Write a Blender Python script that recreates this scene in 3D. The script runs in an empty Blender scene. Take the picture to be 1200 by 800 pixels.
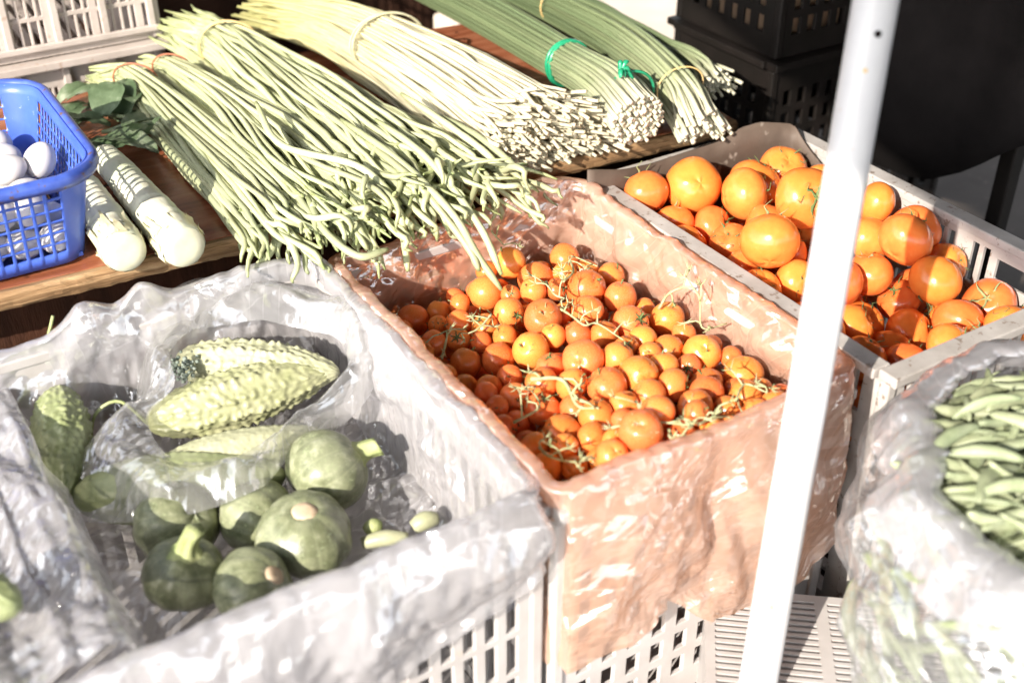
import bpy, math, random
import numpy as np
from mathutils import Vector, Matrix, noise, Quaternion
random.seed(7)
RNG = np.random.default_rng(7)
scn = bpy.context.scene
COL = scn.collection
pi = math.pi

# ------------------------------------------------------------------ camera model (metres; crate rims lie at z = 0)
FPX = 1408.0
PITCH = math.radians(33.6)
YAW = math.radians(31.8)
FW = Vector((math.sin(YAW)*math.cos(PITCH), math.cos(YAW)*math.cos(PITCH), -math.sin(PITCH)))
RT = Vector((math.cos(YAW), -math.sin(YAW), 0))
UPV = RT.cross(FW)
EYE = Vector((0, 0, 0.8))
GZ = -0.43

def ray(u, v):
    return FW + RT*((u-600)/FPX) - UPV*((v-400)/FPX)
def at(u, v, z):
    d = ray(u, v); return EYE + d*((z-EYE.z)/d.z)
def atd(u, v, t):
    return EYE + ray(u, v)*t
def aty(u, v, y):
    d = ray(u, v); return EYE + d*((y-EYE.y)/d.y)

# ------------------------------------------------------------------ sun
SUN_EL = math.radians(28)
PHI = math.radians(26)
SDIR = Vector((math.cos(SUN_EL)*math.cos(PHI), math.cos(SUN_EL)*math.sin(PHI), -math.sin(SUN_EL)))

# ------------------------------------------------------------------ helpers
class MB:
    def __init__(s):
        s.v = []; s.f = []; s.t = []
    def add(s, verts, faces, t=None):
        o = len(s.v)
        s.v += [tuple(p) for p in verts]
        s.f += [tuple(i+o for i in f) for f in faces]
        s.t += list(t) if t is not None else [0.0]*len(verts)
    def box(s, c, d, rot=None):
        x, y, z = d[0]/2, d[1]/2, d[2]/2
        P = [Vector(p) for p in ((-x,-y,-z),(x,-y,-z),(x,y,-z),(-x,y,-z),(-x,-y,z),(x,-y,z),(x,y,z),(-x,y,z))]
        if rot is not None: P = [rot @ p for p in P]
        s.add([p+Vector(c) for p in P], [(0,3,2,1),(4,5,6,7),(0,1,5,4),(1,2,6,5),(2,3,7,6),(3,0,4,7)])
    def tube(s, pts, rad, n=6, cap=True, ts=None):
        pts = [Vector(p) for p in pts]; m = len(pts)
        if not hasattr(rad, '__len__'): rad = [rad]*m
        if ts is None: ts = [i/(m-1) for i in range(m)]
        T = [(pts[min(i+1, m-1)]-pts[max(i-1, 0)]).normalized() for i in range(m)]
        a = Vector((0, 0, 1)) if abs(T[0].z) < 0.9 else Vector((1, 0, 0))
        N = (a - T[0]*a.dot(T[0])).normalized()
        V = []; tt = []
        for i in range(m):
            N = (N - T[i]*N.dot(T[i])).normalized(); B = T[i].cross(N)
            for k in range(n):
                q = 2*pi*k/n
                V.append(pts[i] + (N*math.cos(q)+B*math.sin(q))*rad[i]); tt.append(ts[i])
        F = [(i*n+k, i*n+(k+1) % n, (i+1)*n+(k+1) % n, (i+1)*n+k) for i in range(m-1) for k in range(n)]
        if cap:
            F.append(tuple(range(n-1, -1, -1))); F.append(tuple((m-1)*n+k for k in range(n)))
        s.add(V, F, tt)
    def lathe(s, prof, n=24, M=None):
        V = []; F = []
        for (r, z) in prof:
            for k in range(n):
                q = 2*pi*k/n; V.append(Vector((r*math.cos(q), r*math.sin(q), z)))
        m = len(prof)
        for i in range(m-1):
            for k in range(n): F.append((i*n+k, i*n+(k+1) % n, (i+1)*n+(k+1) % n, (i+1)*n+k))
        if M is not None: V = [M @ p for p in V]
        s.add(V, F, [i/(m-1) for i in range(m) for _ in range(n)])
    def mesh(s, name, smooth=True):
        me = bpy.data.meshes.new(name); me.from_pydata(s.v, [], s.f)
        if any(s.t):
            at_ = me.attributes.new('along', 'FLOAT', 'POINT'); at_.data.foreach_set('value', s.t)
        if smooth: me.polygons.foreach_set('use_smooth', [True]*len(me.polygons))
        me.update(); return me
    def build(s, name, mat, parent=None, smooth=True, bevel=0, sharp=None):
        return link(name, s.mesh(name, smooth), mat, parent, bevel, sharp)

def link(name, me, mat, parent=None, bevel=0, sharp=None):
    if mat is not None and not me.materials: me.materials.append(mat)
    o = bpy.data.objects.new(name, me); COL.objects.link(o)
    if parent is not None: o.parent = parent
    if bevel:
        b = o.modifiers.new('b', 'BEVEL'); b.width = bevel; b.segments = 2; b.limit_method = 'ANGLE'
    return o
def tag(o, label=None, cat=None, group=None, kind=None):
    if label: o['label'] = label
    if cat: o['category'] = cat
    if group: o['group'] = group
    if kind: o['kind'] = kind
    return o
def empty(name, loc=(0,0,0), rot=None):
    o = bpy.data.objects.new(name, None); o.empty_display_size = .02; COL.objects.link(o); o.location = loc
    if rot is not None: o.rotation_mode = 'QUATERNION'; o.rotation_quaternion = rot
    return o
def catmull(P, n):
    P = [Vector(p) for p in P]; P = [P[0]*2-P[1]] + P + [P[-1]*2-P[-2]]
    out = []; m = len(P)-3
    for j in range(n):
        x = j/(n-1)*m; i = min(int(x), m-1); t = x-i
        a, b, c, d = P[i:i+4]
        out.append(0.5*((2*b)+(c-a)*t+(2*a-5*b+4*c-d)*t*t+(3*b-a-3*c+d)*t**3))
    return out
def ns(x, y, z=0.0): return noise.noise(Vector((x, y, z)))
def lerp(a, b, t): return a+(b-a)*t

# ------------------------------------------------------------------ materials
def newmat(name):
    m = bpy.data.materials.new(name); m.use_nodes = True
    nt = m.node_tree; nt.nodes.clear()
    out = nt.nodes.new('ShaderNodeOutputMaterial')
    return m, nt, out
def N(nt, typ, **kw):
    n = nt.nodes.new('ShaderNode'+typ)
    for k, v in kw.items():
        if k in n.inputs: n.inputs[k].default_value = v
        else: setattr(n, k, v)
    return n
def L(nt, a, b): nt.links.new(a, b)
def rgba(c): return (*c, 1) if len(c) == 3 else c
def ramp(nt, fac, stops):
    r = N(nt, 'ValToRGB'); e = r.color_ramp.elements
    while len(e) < len(stops): e.new(0.5)
    for i, (p, c) in enumerate(stops): e[i].position = p; e[i].color = rgba(c)
    L(nt, fac, r.inputs['Fac']); return r.outputs['Color']
def coords(nt, scale=1.0, kind='Object'):
    t = N(nt, 'TexCoord'); return t.outputs[kind]
def nz(nt, vec, scale, detail=4, rough=.55, dist=0):
    n = N(nt, 'TexNoise', Scale=scale, Detail=detail, Roughness=rough, Distortion=dist); L(nt, vec, n.inputs['Vector']); return n.outputs['Fac']
def mixc(nt, fac, a, b, mode='MIX'):
    m = N(nt, 'Mix', data_type='RGBA', blend_type=mode)
    for s, v in (('Factor', fac),):
        if hasattr(v, 'is_linked'): L(nt, v, m.inputs[0])
        else: m.inputs[0].default_value = v
    for i, v in ((6, a), (7, b)):
        if hasattr(v, 'is_linked'): L(nt, v, m.inputs[i])
        else: m.inputs[i].default_value = rgba(v)
    return m.outputs[2]
def bump(nt, h, strength, dist=.01):
    b = N(nt, 'Bump', Strength=strength, Distance=dist); L(nt, h, b.inputs['Height']); return b.outputs['Normal']

def surf(name, cols, scale=30, rough=.5, spec=.5, bumps=(), attr=None, rnd=0, sss=0, rough_var=0, stretch=None, spots=None, transl=0):
    """general surface: noise mottling over a colour ramp (or ramp along the stalk), optional bump"""
    m, nt, out = newmat(name)
    oc = coords(nt)
    vec = oc
    if stretch:
        mp = N(nt, 'Mapping'); mp.inputs['Scale'].default_value = stretch; L(nt, oc, mp.inputs['Vector']); vec = mp.outputs['Vector']
    f = nz(nt, vec, scale, 5, .6)
    if attr:
        a = N(nt, 'Attribute', attribute_name='along')
        ad = N(nt, 'Math', operation='MULTIPLY_ADD'); L(nt, f, ad.inputs[0]); ad.inputs[1].default_value = attr; L(nt, a.outputs['Fac'], ad.inputs[2])
        sb = N(nt, 'Math', operation='SUBTRACT'); L(nt, ad.outputs[0], sb.inputs[0]); sb.inputs[1].default_value = attr*.5
        c = ramp(nt, sb.outputs[0], cols)
    else:
        c = ramp(nt, f, cols)
    oi = N(nt, 'ObjectInfo')
    if rnd:
        hs = N(nt, 'HueSaturation')
        mr = N(nt, 'MapRange'); L(nt, oi.outputs['Random'], mr.inputs['Value']); mr.inputs['To Min'].default_value = .5-.014*rnd; mr.inputs['To Max'].default_value = .5+.014*rnd
        mv = N(nt, 'Math', operation='MULTIPLY'); L(nt, oi.outputs['Random'], mv.inputs[0]); mv.inputs[1].default_value = 7.31
        fr = N(nt, 'Math', operation='FRACT'); L(nt, mv.outputs[0], fr.inputs[0])
        m2 = N(nt, 'MapRange'); L(nt, fr.outputs[0], m2.inputs['Value']); m2.inputs['To Min'].default_value = 1-.25*rnd; m2.inputs['To Max'].default_value = 1+.2*rnd
        L(nt, mr.outputs[0], hs.inputs['Hue']); L(nt, m2.outputs[0], hs.inputs['Value']); L(nt, c, hs.inputs['Color']); c = hs.outputs['Color']
    if spots:
        sc, thr, col = spots
        g = nz(nt, oc, sc, 3, .7)
        gr = ramp(nt, g, [(thr, (0,0,0)), (min(1, thr+.06), (1,1,1))])
        c = mixc(nt, gr, c, col)
    p = N(nt, 'BsdfPrincipled', Roughness=rough)
    p.inputs['Specular IOR Level'].default_value = spec
    L(nt, c, p.inputs['Base Color'])
    if rough_var:
        rr = N(nt, 'MapRange'); L(nt, nz(nt, oc, scale*.7, 4), rr.inputs['Value']); rr.inputs['To Min'].default_value = rough-rough_var; rr.inputs['To Max'].default_value = rough+rough_var
        L(nt, rr.outputs[0], p.inputs['Roughness'])
    if sss:
        p.inputs['Subsurface Weight'].default_value = sss; p.inputs['Subsurface Scale'].default_value = .008
        p.inputs['Subsurface Radius'].default_value = (1, .5, .25)
    nrm = None
    for (bs, st, dd) in bumps:
        h = nz(nt, vec, bs, 4, .6)
        b = N(nt, 'Bump', Strength=st, Distance=dd); L(nt, h, b.inputs['Height'])
        if nrm is not None: L(nt, nrm, b.inputs['Normal'])
        nrm = b.outputs['Normal']
    if nrm is not None: L(nt, nrm, p.inputs['Normal'])
    sh = p.outputs[0]
    if transl:
        tl = N(nt, 'BsdfTranslucent'); L(nt, c, tl.inputs['Color'])
        mx = N(nt, 'MixShader', Fac=transl); L(nt, sh, mx.inputs[1]); L(nt, tl.outputs[0], mx.inputs[2]); sh = mx.outputs[0]
    L(nt, sh, out.inputs['Surface'])
    return m

def film(name, col, opac=(.45, .8), tint=(1,1,1), rough=.16, crinkle=1.0, gloss=.5, scale=1.0, haze_col=None):
    """thin crinkled plastic film: part see-through, part milky, with sharp glints"""
    m, nt, out = newmat(name)
    oc = coords(nt)
    d = N(nt, 'TexNoise', Scale=6*scale, Detail=3); L(nt, oc, d.inputs['Vector'])
    dv = N(nt, 'VectorMath', operation='MULTIPLY_ADD'); L(nt, d.outputs['Color'], dv.inputs[0]); dv.inputs[1].default_value = (.16,.16,.16); L(nt, oc, dv.inputs[2])
    def ridged(vec, sc, det=3):
        n_ = N(nt, 'TexNoise', noise_type='RIDGED_MULTIFRACTAL', normalize=True, Scale=sc, Detail=det, Roughness=.5)
        L(nt, vec, n_.inputs['Vector']); return n_.outputs['Fac']
    mp = N(nt, 'Mapping'); mp.inputs['Scale'].default_value = (1, 1, .35); mp.inputs['Rotation'].default_value = (.3, .5, .4); L(nt, dv.outputs[0], mp.inputs['Vector'])
    mq = N(nt, 'Mapping'); mq.inputs['Scale'].default_value = (1, .4, .8); mq.inputs['Rotation'].default_value = (.9, -.4, 1.1); L(nt, dv.outputs[0], mq.inputs['Vector'])
    r1 = ridged(mp.outputs[0], 7*scale, 2); r2 = ridged(mq.outputs[0], 15*scale, 3); r3 = ridged(oc, 42*scale, 3)
    n3 = nz(nt, dv.outputs[0], 4*scale, 1)
    lines = None
    prev = None; nsoft = None; rw = random.Random(len(name)*7+3)
    for k, (sc, dd) in enumerate(((2.6,.022),(4.2,.015),(6.5,.010),(10.5,.006),(17,.0038),(27,.002))):
        mw = N(nt, 'Mapping'); mw.inputs['Rotation'].default_value = (rw.uniform(0,6), rw.uniform(0,6), rw.uniform(0,6)); L(nt, oc, mw.inputs['Vector'])
        wv = N(nt, 'TexWave', wave_type='BANDS', bands_direction='X', wave_profile='TRI'); wv.inputs['Scale'].default_value = sc*scale
        wv.inputs['Distortion'].default_value = 2.2; wv.inputs['Detail'].default_value = 1.0; wv.inputs['Detail Scale'].default_value = .8; L(nt, mw.outputs[0], wv.inputs['Vector'])
        mk = N(nt, 'TexNoise', Scale=(5+2.5*k)*scale, Detail=1); L(nt, mw.outputs[0], mk.inputs['Vector'])
        mr_ = N(nt, 'MapRange'); L(nt, mk.outputs['Fac'], mr_.inputs['Value']); mr_.inputs['From Min'].default_value = .42; mr_.inputs['From Max'].default_value = .62
        ml = N(nt, 'Math', operation='MULTIPLY'); L(nt, wv.outputs['Fac'], ml.inputs[0]); L(nt, mr_.outputs[0], ml.inputs[1])
        bp = N(nt, 'Bump', Strength=min(1, .7*crinkle), Distance=dd*(1 if crinkle <= 1 else crinkle)); L(nt, ml.outputs[0], bp.inputs['Height'])
        if prev is not None: L(nt, prev, bp.inputs['Normal'])
        prev = bp.outputs[0]
        if k == 1: nsoft = prev
        if k < 5:                                    # the crease line itself is doubled film: milkier
            ln_ = N(nt, 'MapRange'); L(nt, wv.outputs['Fac'], ln_.inputs['Value']); ln_.inputs['From Min'].default_value = .90; ln_.inputs['From Max'].default_value = 1; ln_.inputs['To Max'].default_value = .22
            lm = N(nt, 'Math', operation='MULTIPLY'); L(nt, ln_.outputs[0], lm.inputs[0]); L(nt, mr_.outputs[0], lm.inputs[1])
            if lines is None: lines = lm.outputs[0]
            else:
                la = N(nt, 'Math', operation='ADD'); L(nt, lines, la.inputs[0]); L(nt, lm.outputs[0], la.inputs[1]); lines = la.outputs[0]
    b9 = N(nt, 'Bump', Strength=.35*crinkle, Distance=.006); L(nt, r3, b9.inputs['Height']); L(nt, prev, b9.inputs['Normal'])
    nrm = b9.outputs[0]
    n3b = N(nt, 'Math', operation='ADD'); L(nt, n3, n3b.inputs[0]); L(nt, lines, n3b.inputs[1]); n3 = n3b.outputs[0]
    c = mixc(nt, nz(nt, oc, 5*scale, 2), col, haze_col or col)
    df = N(nt, 'BsdfDiffuse'); L(nt, c, df.inputs['Color'])
    tl = N(nt, 'BsdfTranslucent'); L(nt, c, tl.inputs['Color'])
    m1 = N(nt, 'MixShader', Fac=.5); L(nt, df.outputs[0], m1.inputs[1]); L(nt, tl.outputs[0], m1.inputs[2])
    tr = N(nt, 'BsdfTransparent'); tr.inputs['Color'].default_value = rgba(tint)
    op = N(nt, 'MapRange'); L(nt, n3, op.inputs['Value']); op.inputs['From Min'].default_value = .3; op.inputs['From Max'].default_value = .85
    op.inputs['To Min'].default_value = opac[0]; op.inputs['To Max'].default_value = opac[1]
    m2 = N(nt, 'MixShader'); L(nt, op.outputs[0], m2.inputs[0]); L(nt, tr.outputs[0], m2.inputs[1]); L(nt, m1.outputs[0], m2.inputs[2])
    gl = N(nt, 'BsdfGlossy', Roughness=rough); gl.inputs['Color'].default_value = (1,1,1,1); L(nt, nrm, gl.inputs['Normal'])
    lw = N(nt, 'LayerWeight', Blend=.5); L(nt, nrm, lw.inputs['Normal'])
    pw = N(nt, 'Math', operation='POWER'); L(nt, lw.outputs['Facing'], pw.inputs[0]); pw.inputs[1].default_value = 4
    fm = N(nt, 'Math', operation='MULTIPLY_ADD'); L(nt, pw.outputs[0], fm.inputs[0]); fm.inputs[1].default_value = gloss*.25; fm.inputs[2].default_value = .2*gloss
    m3 = N(nt, 'MixShader'); L(nt, fm.outputs[0], m3.inputs[0]); L(nt, m2.outputs[0], m3.inputs[1]); L(nt, gl.outputs[0], m3.inputs[2])
    L(nt, m3.outputs[0], out.inputs['Surface'])
    return m

M = {}
M['white_film'] = film('white_film', (.80,.78,.81), (.44, .92), rough=.085, gloss=1.0, haze_col=(.66,.645,.67))
M['inner_film'] = film('inner_film', (.72,.71,.725), (.2, .66), rough=.09, crinkle=.8, gloss=1.1, haze_col=(.58,.58,.58))
M['orange_film'] = film('orange_film', (.97,.70,.57), (.50, .88), rough=.085, gloss=1.1, tint=(1,.70,.48), haze_col=(.97,.61,.46))
M['sack_film'] = film('sack_film', (.62,.625,.64), (.16, .5), rough=.1, crinkle=.8, gloss=1.0)
M['sack_roll'] = film('sack_roll', (.66,.65,.68), (.5, .85), rough=.1, crinkle=.7, gloss=1.0)
M['tomato'] = surf('tomato', [(.3,(.80,.195,.04)),(.55,(.83,.24,.06)),(.75,(.85,.31,.10))], 14, .25, .5, rnd=.8, sss=.12, spots=(420,.73,(.85,.4,.12)))
M['big_tomato'] = surf('big_tomato', [(.25,(.83,.185,.035)),(.5,(.84,.215,.045)),(.8,(.86,.27,.065))], 2.5, .2, .5, rnd=.6, sss=.15)
M['calyx'] = surf('calyx', [(.3,(.16,.20,.07)),(.7,(.34,.36,.18))], 90, .65, .3)
M['calyx_green'] = surf('calyx_green', [(.3,(.07,.11,.03)),(.7,(.17,.22,.08))], 90, .6, .3)
M['vine'] = surf('vine', [(.3,(.28,.32,.14)),(.7,(.5,.5,.3))], 60, .65, .3, bumps=((300,.3,.002),))
M['white_plastic'] = surf('white_plastic', [(.3,(.40,.37,.355)),(.7,(.48,.455,.445))], 18, .42, .4, bumps=((60,.08,.003),), spots=(55,.66,(.5,.42,.36)))
M['grey_plastic'] = surf('grey_plastic', [(.3,(.36,.33,.31)),(.7,(.50,.47,.45))], 22, .5, .35, bumps=((120,.12,.002),), spots=(60,.6,(.24,.19,.16)))
M['beige_plastic'] = surf('beige_plastic', [(.3,(.40,.345,.31)),(.7,(.52,.46,.425))], 20, .5, .35, bumps=((60,.1,.003),), spots=(40,.62,(.4,.31,.26)))
M['dark_plastic'] = surf('dark_plastic', [(.3,(.006,.005,.004)),(.7,(.012,.009,.008))], 20, .5, .3)
M['blue_plastic'] = surf('blue_plastic', [(.3,(.06,.13,.58)),(.7,(.09,.18,.68))], 22, .32, .5, bumps=((70,.07,.002),), spots=(90,.68,(.3,.38,.75)), transl=.25)
M['blue_rim'] = surf('blue_rim', [(.3,(.03,.06,.30)),(.7,(.07,.13,.5))], 40, .35, .5, spots=(60,.6,(.12,.07,.05)))
M['egg'] = surf('egg', [(.3,(.60,.565,.56)),(.7,(.66,.63,.62))], 12, .45, .4, sss=.1, bumps=((400,.05,.001),), rnd=.15)
M['bean'] = surf('bean', [(.0,(.29,.32,.155)),(.12,(.375,.40,.225)),(.6,(.43,.45,.275)),(.93,(.375,.40,.225)),(1,(.23,.27,.11))], 60, .48, .4, attr=.35, rnd=.9, bumps=((220,.12,.002),))
M['chive'] = surf('chive', [(0,(.52,.49,.22)),(.25,(.66,.61,.34)),(.55,(.72,.68,.50)),(1,(.72,.66,.50))], 50, .45, .4, attr=.3, rnd=.5, transl=.3)
M['scape'] = surf('scape', [(0,(.085,.115,.055)),(.45,(.135,.17,.085)),(.72,(.27,.30,.175)),(1,(.50,.48,.37))], 50, .45, .4, attr=.2, rnd=.8)
M['rubber'] = surf('rubber', [(.3,(.62,.42,.16)),(.7,(.75,.55,.28))], 30, .5, .3)
M['green_tape'] = surf('green_tape', [(.3,(.01,.22,.10)),(.7,(.03,.33,.17))], 60, .25, .5)
M['red_band'] = surf('red_band', [(.3,(.30,.10,.05)),(.7,(.40,.15,.08))], 30, .5, .3)
M['stem_veg'] = surf('stem_veg', [(.3,(.56,.61,.40)),(.5,(.70,.70,.56)),(.72,(.62,.50,.30))], 16, .5, .35, bumps=((60,.2,.004),(14,.2,.006)), stretch=(1,1,.4), spots=(30,.66,(.55,.42,.2)))
M['stem_cut'] = surf('stem_cut', [(.3,(.52,.51,.37)),(.7,(.58,.57,.45))], 60, .5, .35)
M['husk'] = surf('husk', [(.3,(.60,.55,.32)),(.7,(.74,.70,.5))], 40, .55, .3, transl=.2)
M['leaf'] = surf('leaf', [(.3,(.06,.10,.045)),(.55,(.12,.17,.09)),(.75,(.34,.38,.28))], 22, .55, .35, bumps=((90,.3,.004),), transl=.2)
M['squash'] = None
M['squash_stem'] = surf('squash_stem', [(.3,(.22,.28,.09)),(.7,(.46,.48,.26))], 60, .6, .3, bumps=((150,.3,.003),), stretch=(1,1,.2))
M['squash_scar'] = surf('squash_scar', [(.3,(.55,.40,.26)),(.7,(.68,.55,.40))], 60, .7, .2)
M['melon_green'] = surf('melon_green', [(.3,(.20,.235,.10)),(.7,(.38,.41,.23))], 35, .38, .5, bumps=((120,.15,.003),))
M['melon_pale'] = surf('melon_pale', [(.3,(.34,.35,.21)),(.7,(.44,.44,.30))], 35, .42, .45, bumps=((120,.15,.003),))
M['melon_mid'] = surf('melon_mid', [(.3,(.27,.285,.14)),(.7,(.41,.41,.25))], 35, .42, .45, bumps=((120,.15,.003),))
M['pod'] = surf('pod', [(.3,(.20,.235,.13)),(.7,(.33,.36,.23))], 40, .5, .4, rnd=.7, bumps=((160,.15,.002),))
M['wood_top'] = surf('wood_top', [(.25,(.13,.04,.018)),(.5,(.27,.085,.04)),(.75,(.42,.18,.10))], 5, .22, .5, stretch=(1,7,7), bumps=((30,.25,.003),), rough_var=.1, spots=(14,.62,(.05,.02,.012)))
M['wood_raw'] = surf('wood_raw', [(.25,(.14,.075,.035)),(.5,(.30,.18,.09)),(.75,(.46,.32,.18))], 6, .75, .2, stretch=(1,10,22), bumps=((20,.6,.006),))
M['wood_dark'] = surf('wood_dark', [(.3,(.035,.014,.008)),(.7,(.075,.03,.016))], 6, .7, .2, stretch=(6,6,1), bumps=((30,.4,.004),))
M['cardboard'] = surf('cardboard', [(.3,(.075,.052,.04)),(.7,(.13,.097,.076))], 12, .6, .3, bumps=((30,.3,.004),), spots=(20,.6,(.32,.27,.23)))
M['foam'] = surf('foam', [(.3,(.68,.58,.49)),(.7,(.76,.67,.58))], 12, .7, .3, bumps=((200,.15,.002),))
M['dark_cloth'] = surf('dark_cloth', [(.3,(.006,.005,.005)),(.7,(.012,.010,.010))], 10, .9, .1, bumps=((400,.2,.002),))  # near black, stands in for deep shade
M['brown_cloth'] = surf('brown_cloth', [(.3,(.022,.010,.006)),(.7,(.04,.018,.011))], 8, .85, .15, bumps=((300,.2,.002),))  # dark brown, stands in for the shade at the back
M['grey_cloth'] = surf('grey_cloth', [(.3,(.17,.145,.145)),(.7,(.24,.21,.21))], 14, .9, .15, bumps=((500,.3,.002),))
M['concrete'] = surf('concrete', [(.3,(.05,.04,.034)),(.6,(.07,.058,.05)),(.8,(.095,.08,.07))], 4, .85, .2, bumps=((60,.3,.004),), spots=(25,.64,(.1,.08,.07)))
M['pole_paint'] = surf('pole_paint', [(.3,(.54,.535,.56)),(.7,(.62,.615,.63))], 10, .35, .5, bumps=((40,.05,.002),), spots=(38,.685,(.5,.34,.2)))
M['hole'] = surf('hole', [(.3,(.01,.006,.006)),(.7,(.015,.01,.01))], 30, .9, .1)
M['awning_cloth'] = surf('awning_cloth', [(.3,(.10,.09,.09)),(.7,(.14,.13,.13))], 6, .85, .15)
M['carton'] = surf('carton', [(.3,(.30,.19,.12)),(.7,(.42,.28,.18))], 12, .8, .2)  # tan stands in for warm light behind the crate holes
M['mold'] = surf('mold', [(.3,(.12,.15,.12)),(.7,(.32,.36,.32))], 60, .9, .1)

def squash_mat():
    m, nt, out = newmat('squash')
    oc = coords(nt)
    a = N(nt, 'Attribute', attribute_name='along')      # 0 in the grooves, 1 on the ribs
    f = nz(nt, oc, 55, 5, .65); f2 = nz(nt, oc, 16, 3)
    base = ramp(nt, f, [(.32,(.10,.115,.06)),(.55,(.21,.225,.135)),(.72,(.40,.415,.29))])
    stripe = ramp(nt, a.outputs['Fac'], [(0,(.06,.066,.04)),(.3,(0,0,0)),(1,(.02,.022,.01))])
    c = mixc(nt, 1.0, base, stripe, 'ADD')
    pale = ramp(nt, f2, [(.5,(0,0,0)),(.72,(.5,.5,.5))])
    oi = N(nt, 'ObjectInfo')
    c = mixc(nt, pale, c, (.40,.42,.29))
    sp = ramp(nt, nz(nt, oc, 170, 3, .7), [(.58,(0,0,0)),(.66,(1,1,1))])
    c = mixc(nt, sp, c, (.3,.34,.2))
    p = N(nt, 'BsdfPrincipled', Roughness=.36); L(nt, c, p.inputs['Base Color'])
    L(nt, bump(nt, f, .25, .004), p.inputs['Normal']); L(nt, p.outputs[0], out.inputs['Surface'])
    return m
M['squash'] = squash_mat()

# ------------------------------------------------------------------ setting: ground
g = MB()
g.add([(-60,-60,GZ),(60,-60,GZ),(60,60,GZ),(-60,60,GZ)], [(0,1,2,3)])
tag(g.build('ground', M['concrete']), kind='structure')

# ------------------------------------------------------------------ crates
def panel_mesh(Ln, H, holes, th):
    """a plate Ln x H in local x,z with real rectangular openings, thickness th along y"""
    xs = sorted({0, Ln} | {round(h[0],5) for h in holes} | {round(h[1],5) for h in holes})
    zs = sorted({0, H} | {round(h[2],5) for h in holes} | {round(h[3],5) for h in holes})
    idx = {}; V = []; F = []
    solid = {}
    for i in range(len(xs)-1):
        for j in range(len(zs)-1):
            cx, cz = (xs[i]+xs[i+1])/2, (zs[j]+zs[j+1])/2
            solid[i, j] = not any(h[0] < cx < h[1] and h[2] < cz < h[3] for h in holes)
    def vid(i, j, k):
        if (i, j, k) not in idx:
            idx[i, j, k] = len(V); V.append((xs[i], k*th, zs[j]))
        return idx[i, j, k]
    for (i, j), s in solid.items():
        if not s: continue
        F.append((vid(i,j,0), vid(i+1,j,0), vid(i+1,j+1,0), vid(i,j+1,0)))
        F.append((vid(i,j,1), vid(i,j+1,1), vid(i+1,j+1,1), vid(i+1,j,1)))
        if not solid.get((i-1, j)): F.append((vid(i,j,0), vid(i,j+1,0), vid(i,j+1,1), vid(i,j,1)))
        if not solid.get((i+1, j)): F.append((vid(i+1,j,0), vid(i+1,j,1), vid(i+1,j+1,1), vid(i+1,j+1,0)))
        if not solid.get((i, j-1)): F.append((vid(i,j,0), vid(i,j,1), vid(i+1,j,1), vid(i+1,j,0)))
        if not solid.get((i, j+1)): F.append((vid(i,j+1,0), vid(i+1,j+1,0), vid(i+1,j+1,1), vid(i,j+1,1)))
    b = MB(); b.v = V; b.f = F; b.t = [0]*len(V)
    return b
def slots(Ln, H, style):
    h = []
    if style == 'fruit':       # rows of slots under the rim, a hand hole in every bay
        bays = max(1, round(Ln/.2)); bw = (Ln-.03)/bays
        for b in range(bays):
            x0 = .015+b*bw+.012; x1 = .015+(b+1)*bw-.012
            n = int((x1-x0)/.019)
            mid = (x0+x1)/2
            for k in range(n):
                a = x0+k*(x1-x0)/n+.004; e = a+.011
                if mid-.034 < (a+e)/2 < mid+.034:
                    h.append((a, e, H-.115, H-.085))
                else:
                    h.append((a, e, H-.085, H-.022))
                h.append((a, e, H-.15, H-.125)); h.append((a, e, H-.185, H-.16))
                h.append((a, e, .03, H-.2))
            h.append((mid-.03, mid+.03, H-.062, H-.03))
    elif style == 'tall':      # tall slots, crossed by thin rails
        n = int((Ln-.04)/.026)
        for k in range(n):
            a = .02+k*(Ln-.04)/n+.006; e = a+.014
            for (z0, z1) in ((H-.10, H-.035), (H-.165, H-.11), (H-.23, H-.175), (.03, H-.24)):
                if z1-z0 > .01: h.append((a, e, z0, z1))
    elif style == 'lattice':   # wide open bars
        n = int((Ln-.03)/.0155)
        for k in range(n):
            w_ = (Ln-.03)/n; a = .015+k*w_+.0025; e = a+w_-.005
            if k % 5 == 4: a += .0; e -= .005
            if k % 5 == 0: a += .004
            z = .02
            while z+.042 < H-.03:
                h.append((a, e, z, z+.044)); z += .052
    elif style == 'small':
        n = int((Ln-.05)/.034)
        for k in range(n):
            a = .025+k*(Ln-.05)/n+.008; e = a+.018
            z = .04
            while z+.03 < H-.05:
                h.append((a, e, z, z+.03)); z += .045
    return h
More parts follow.
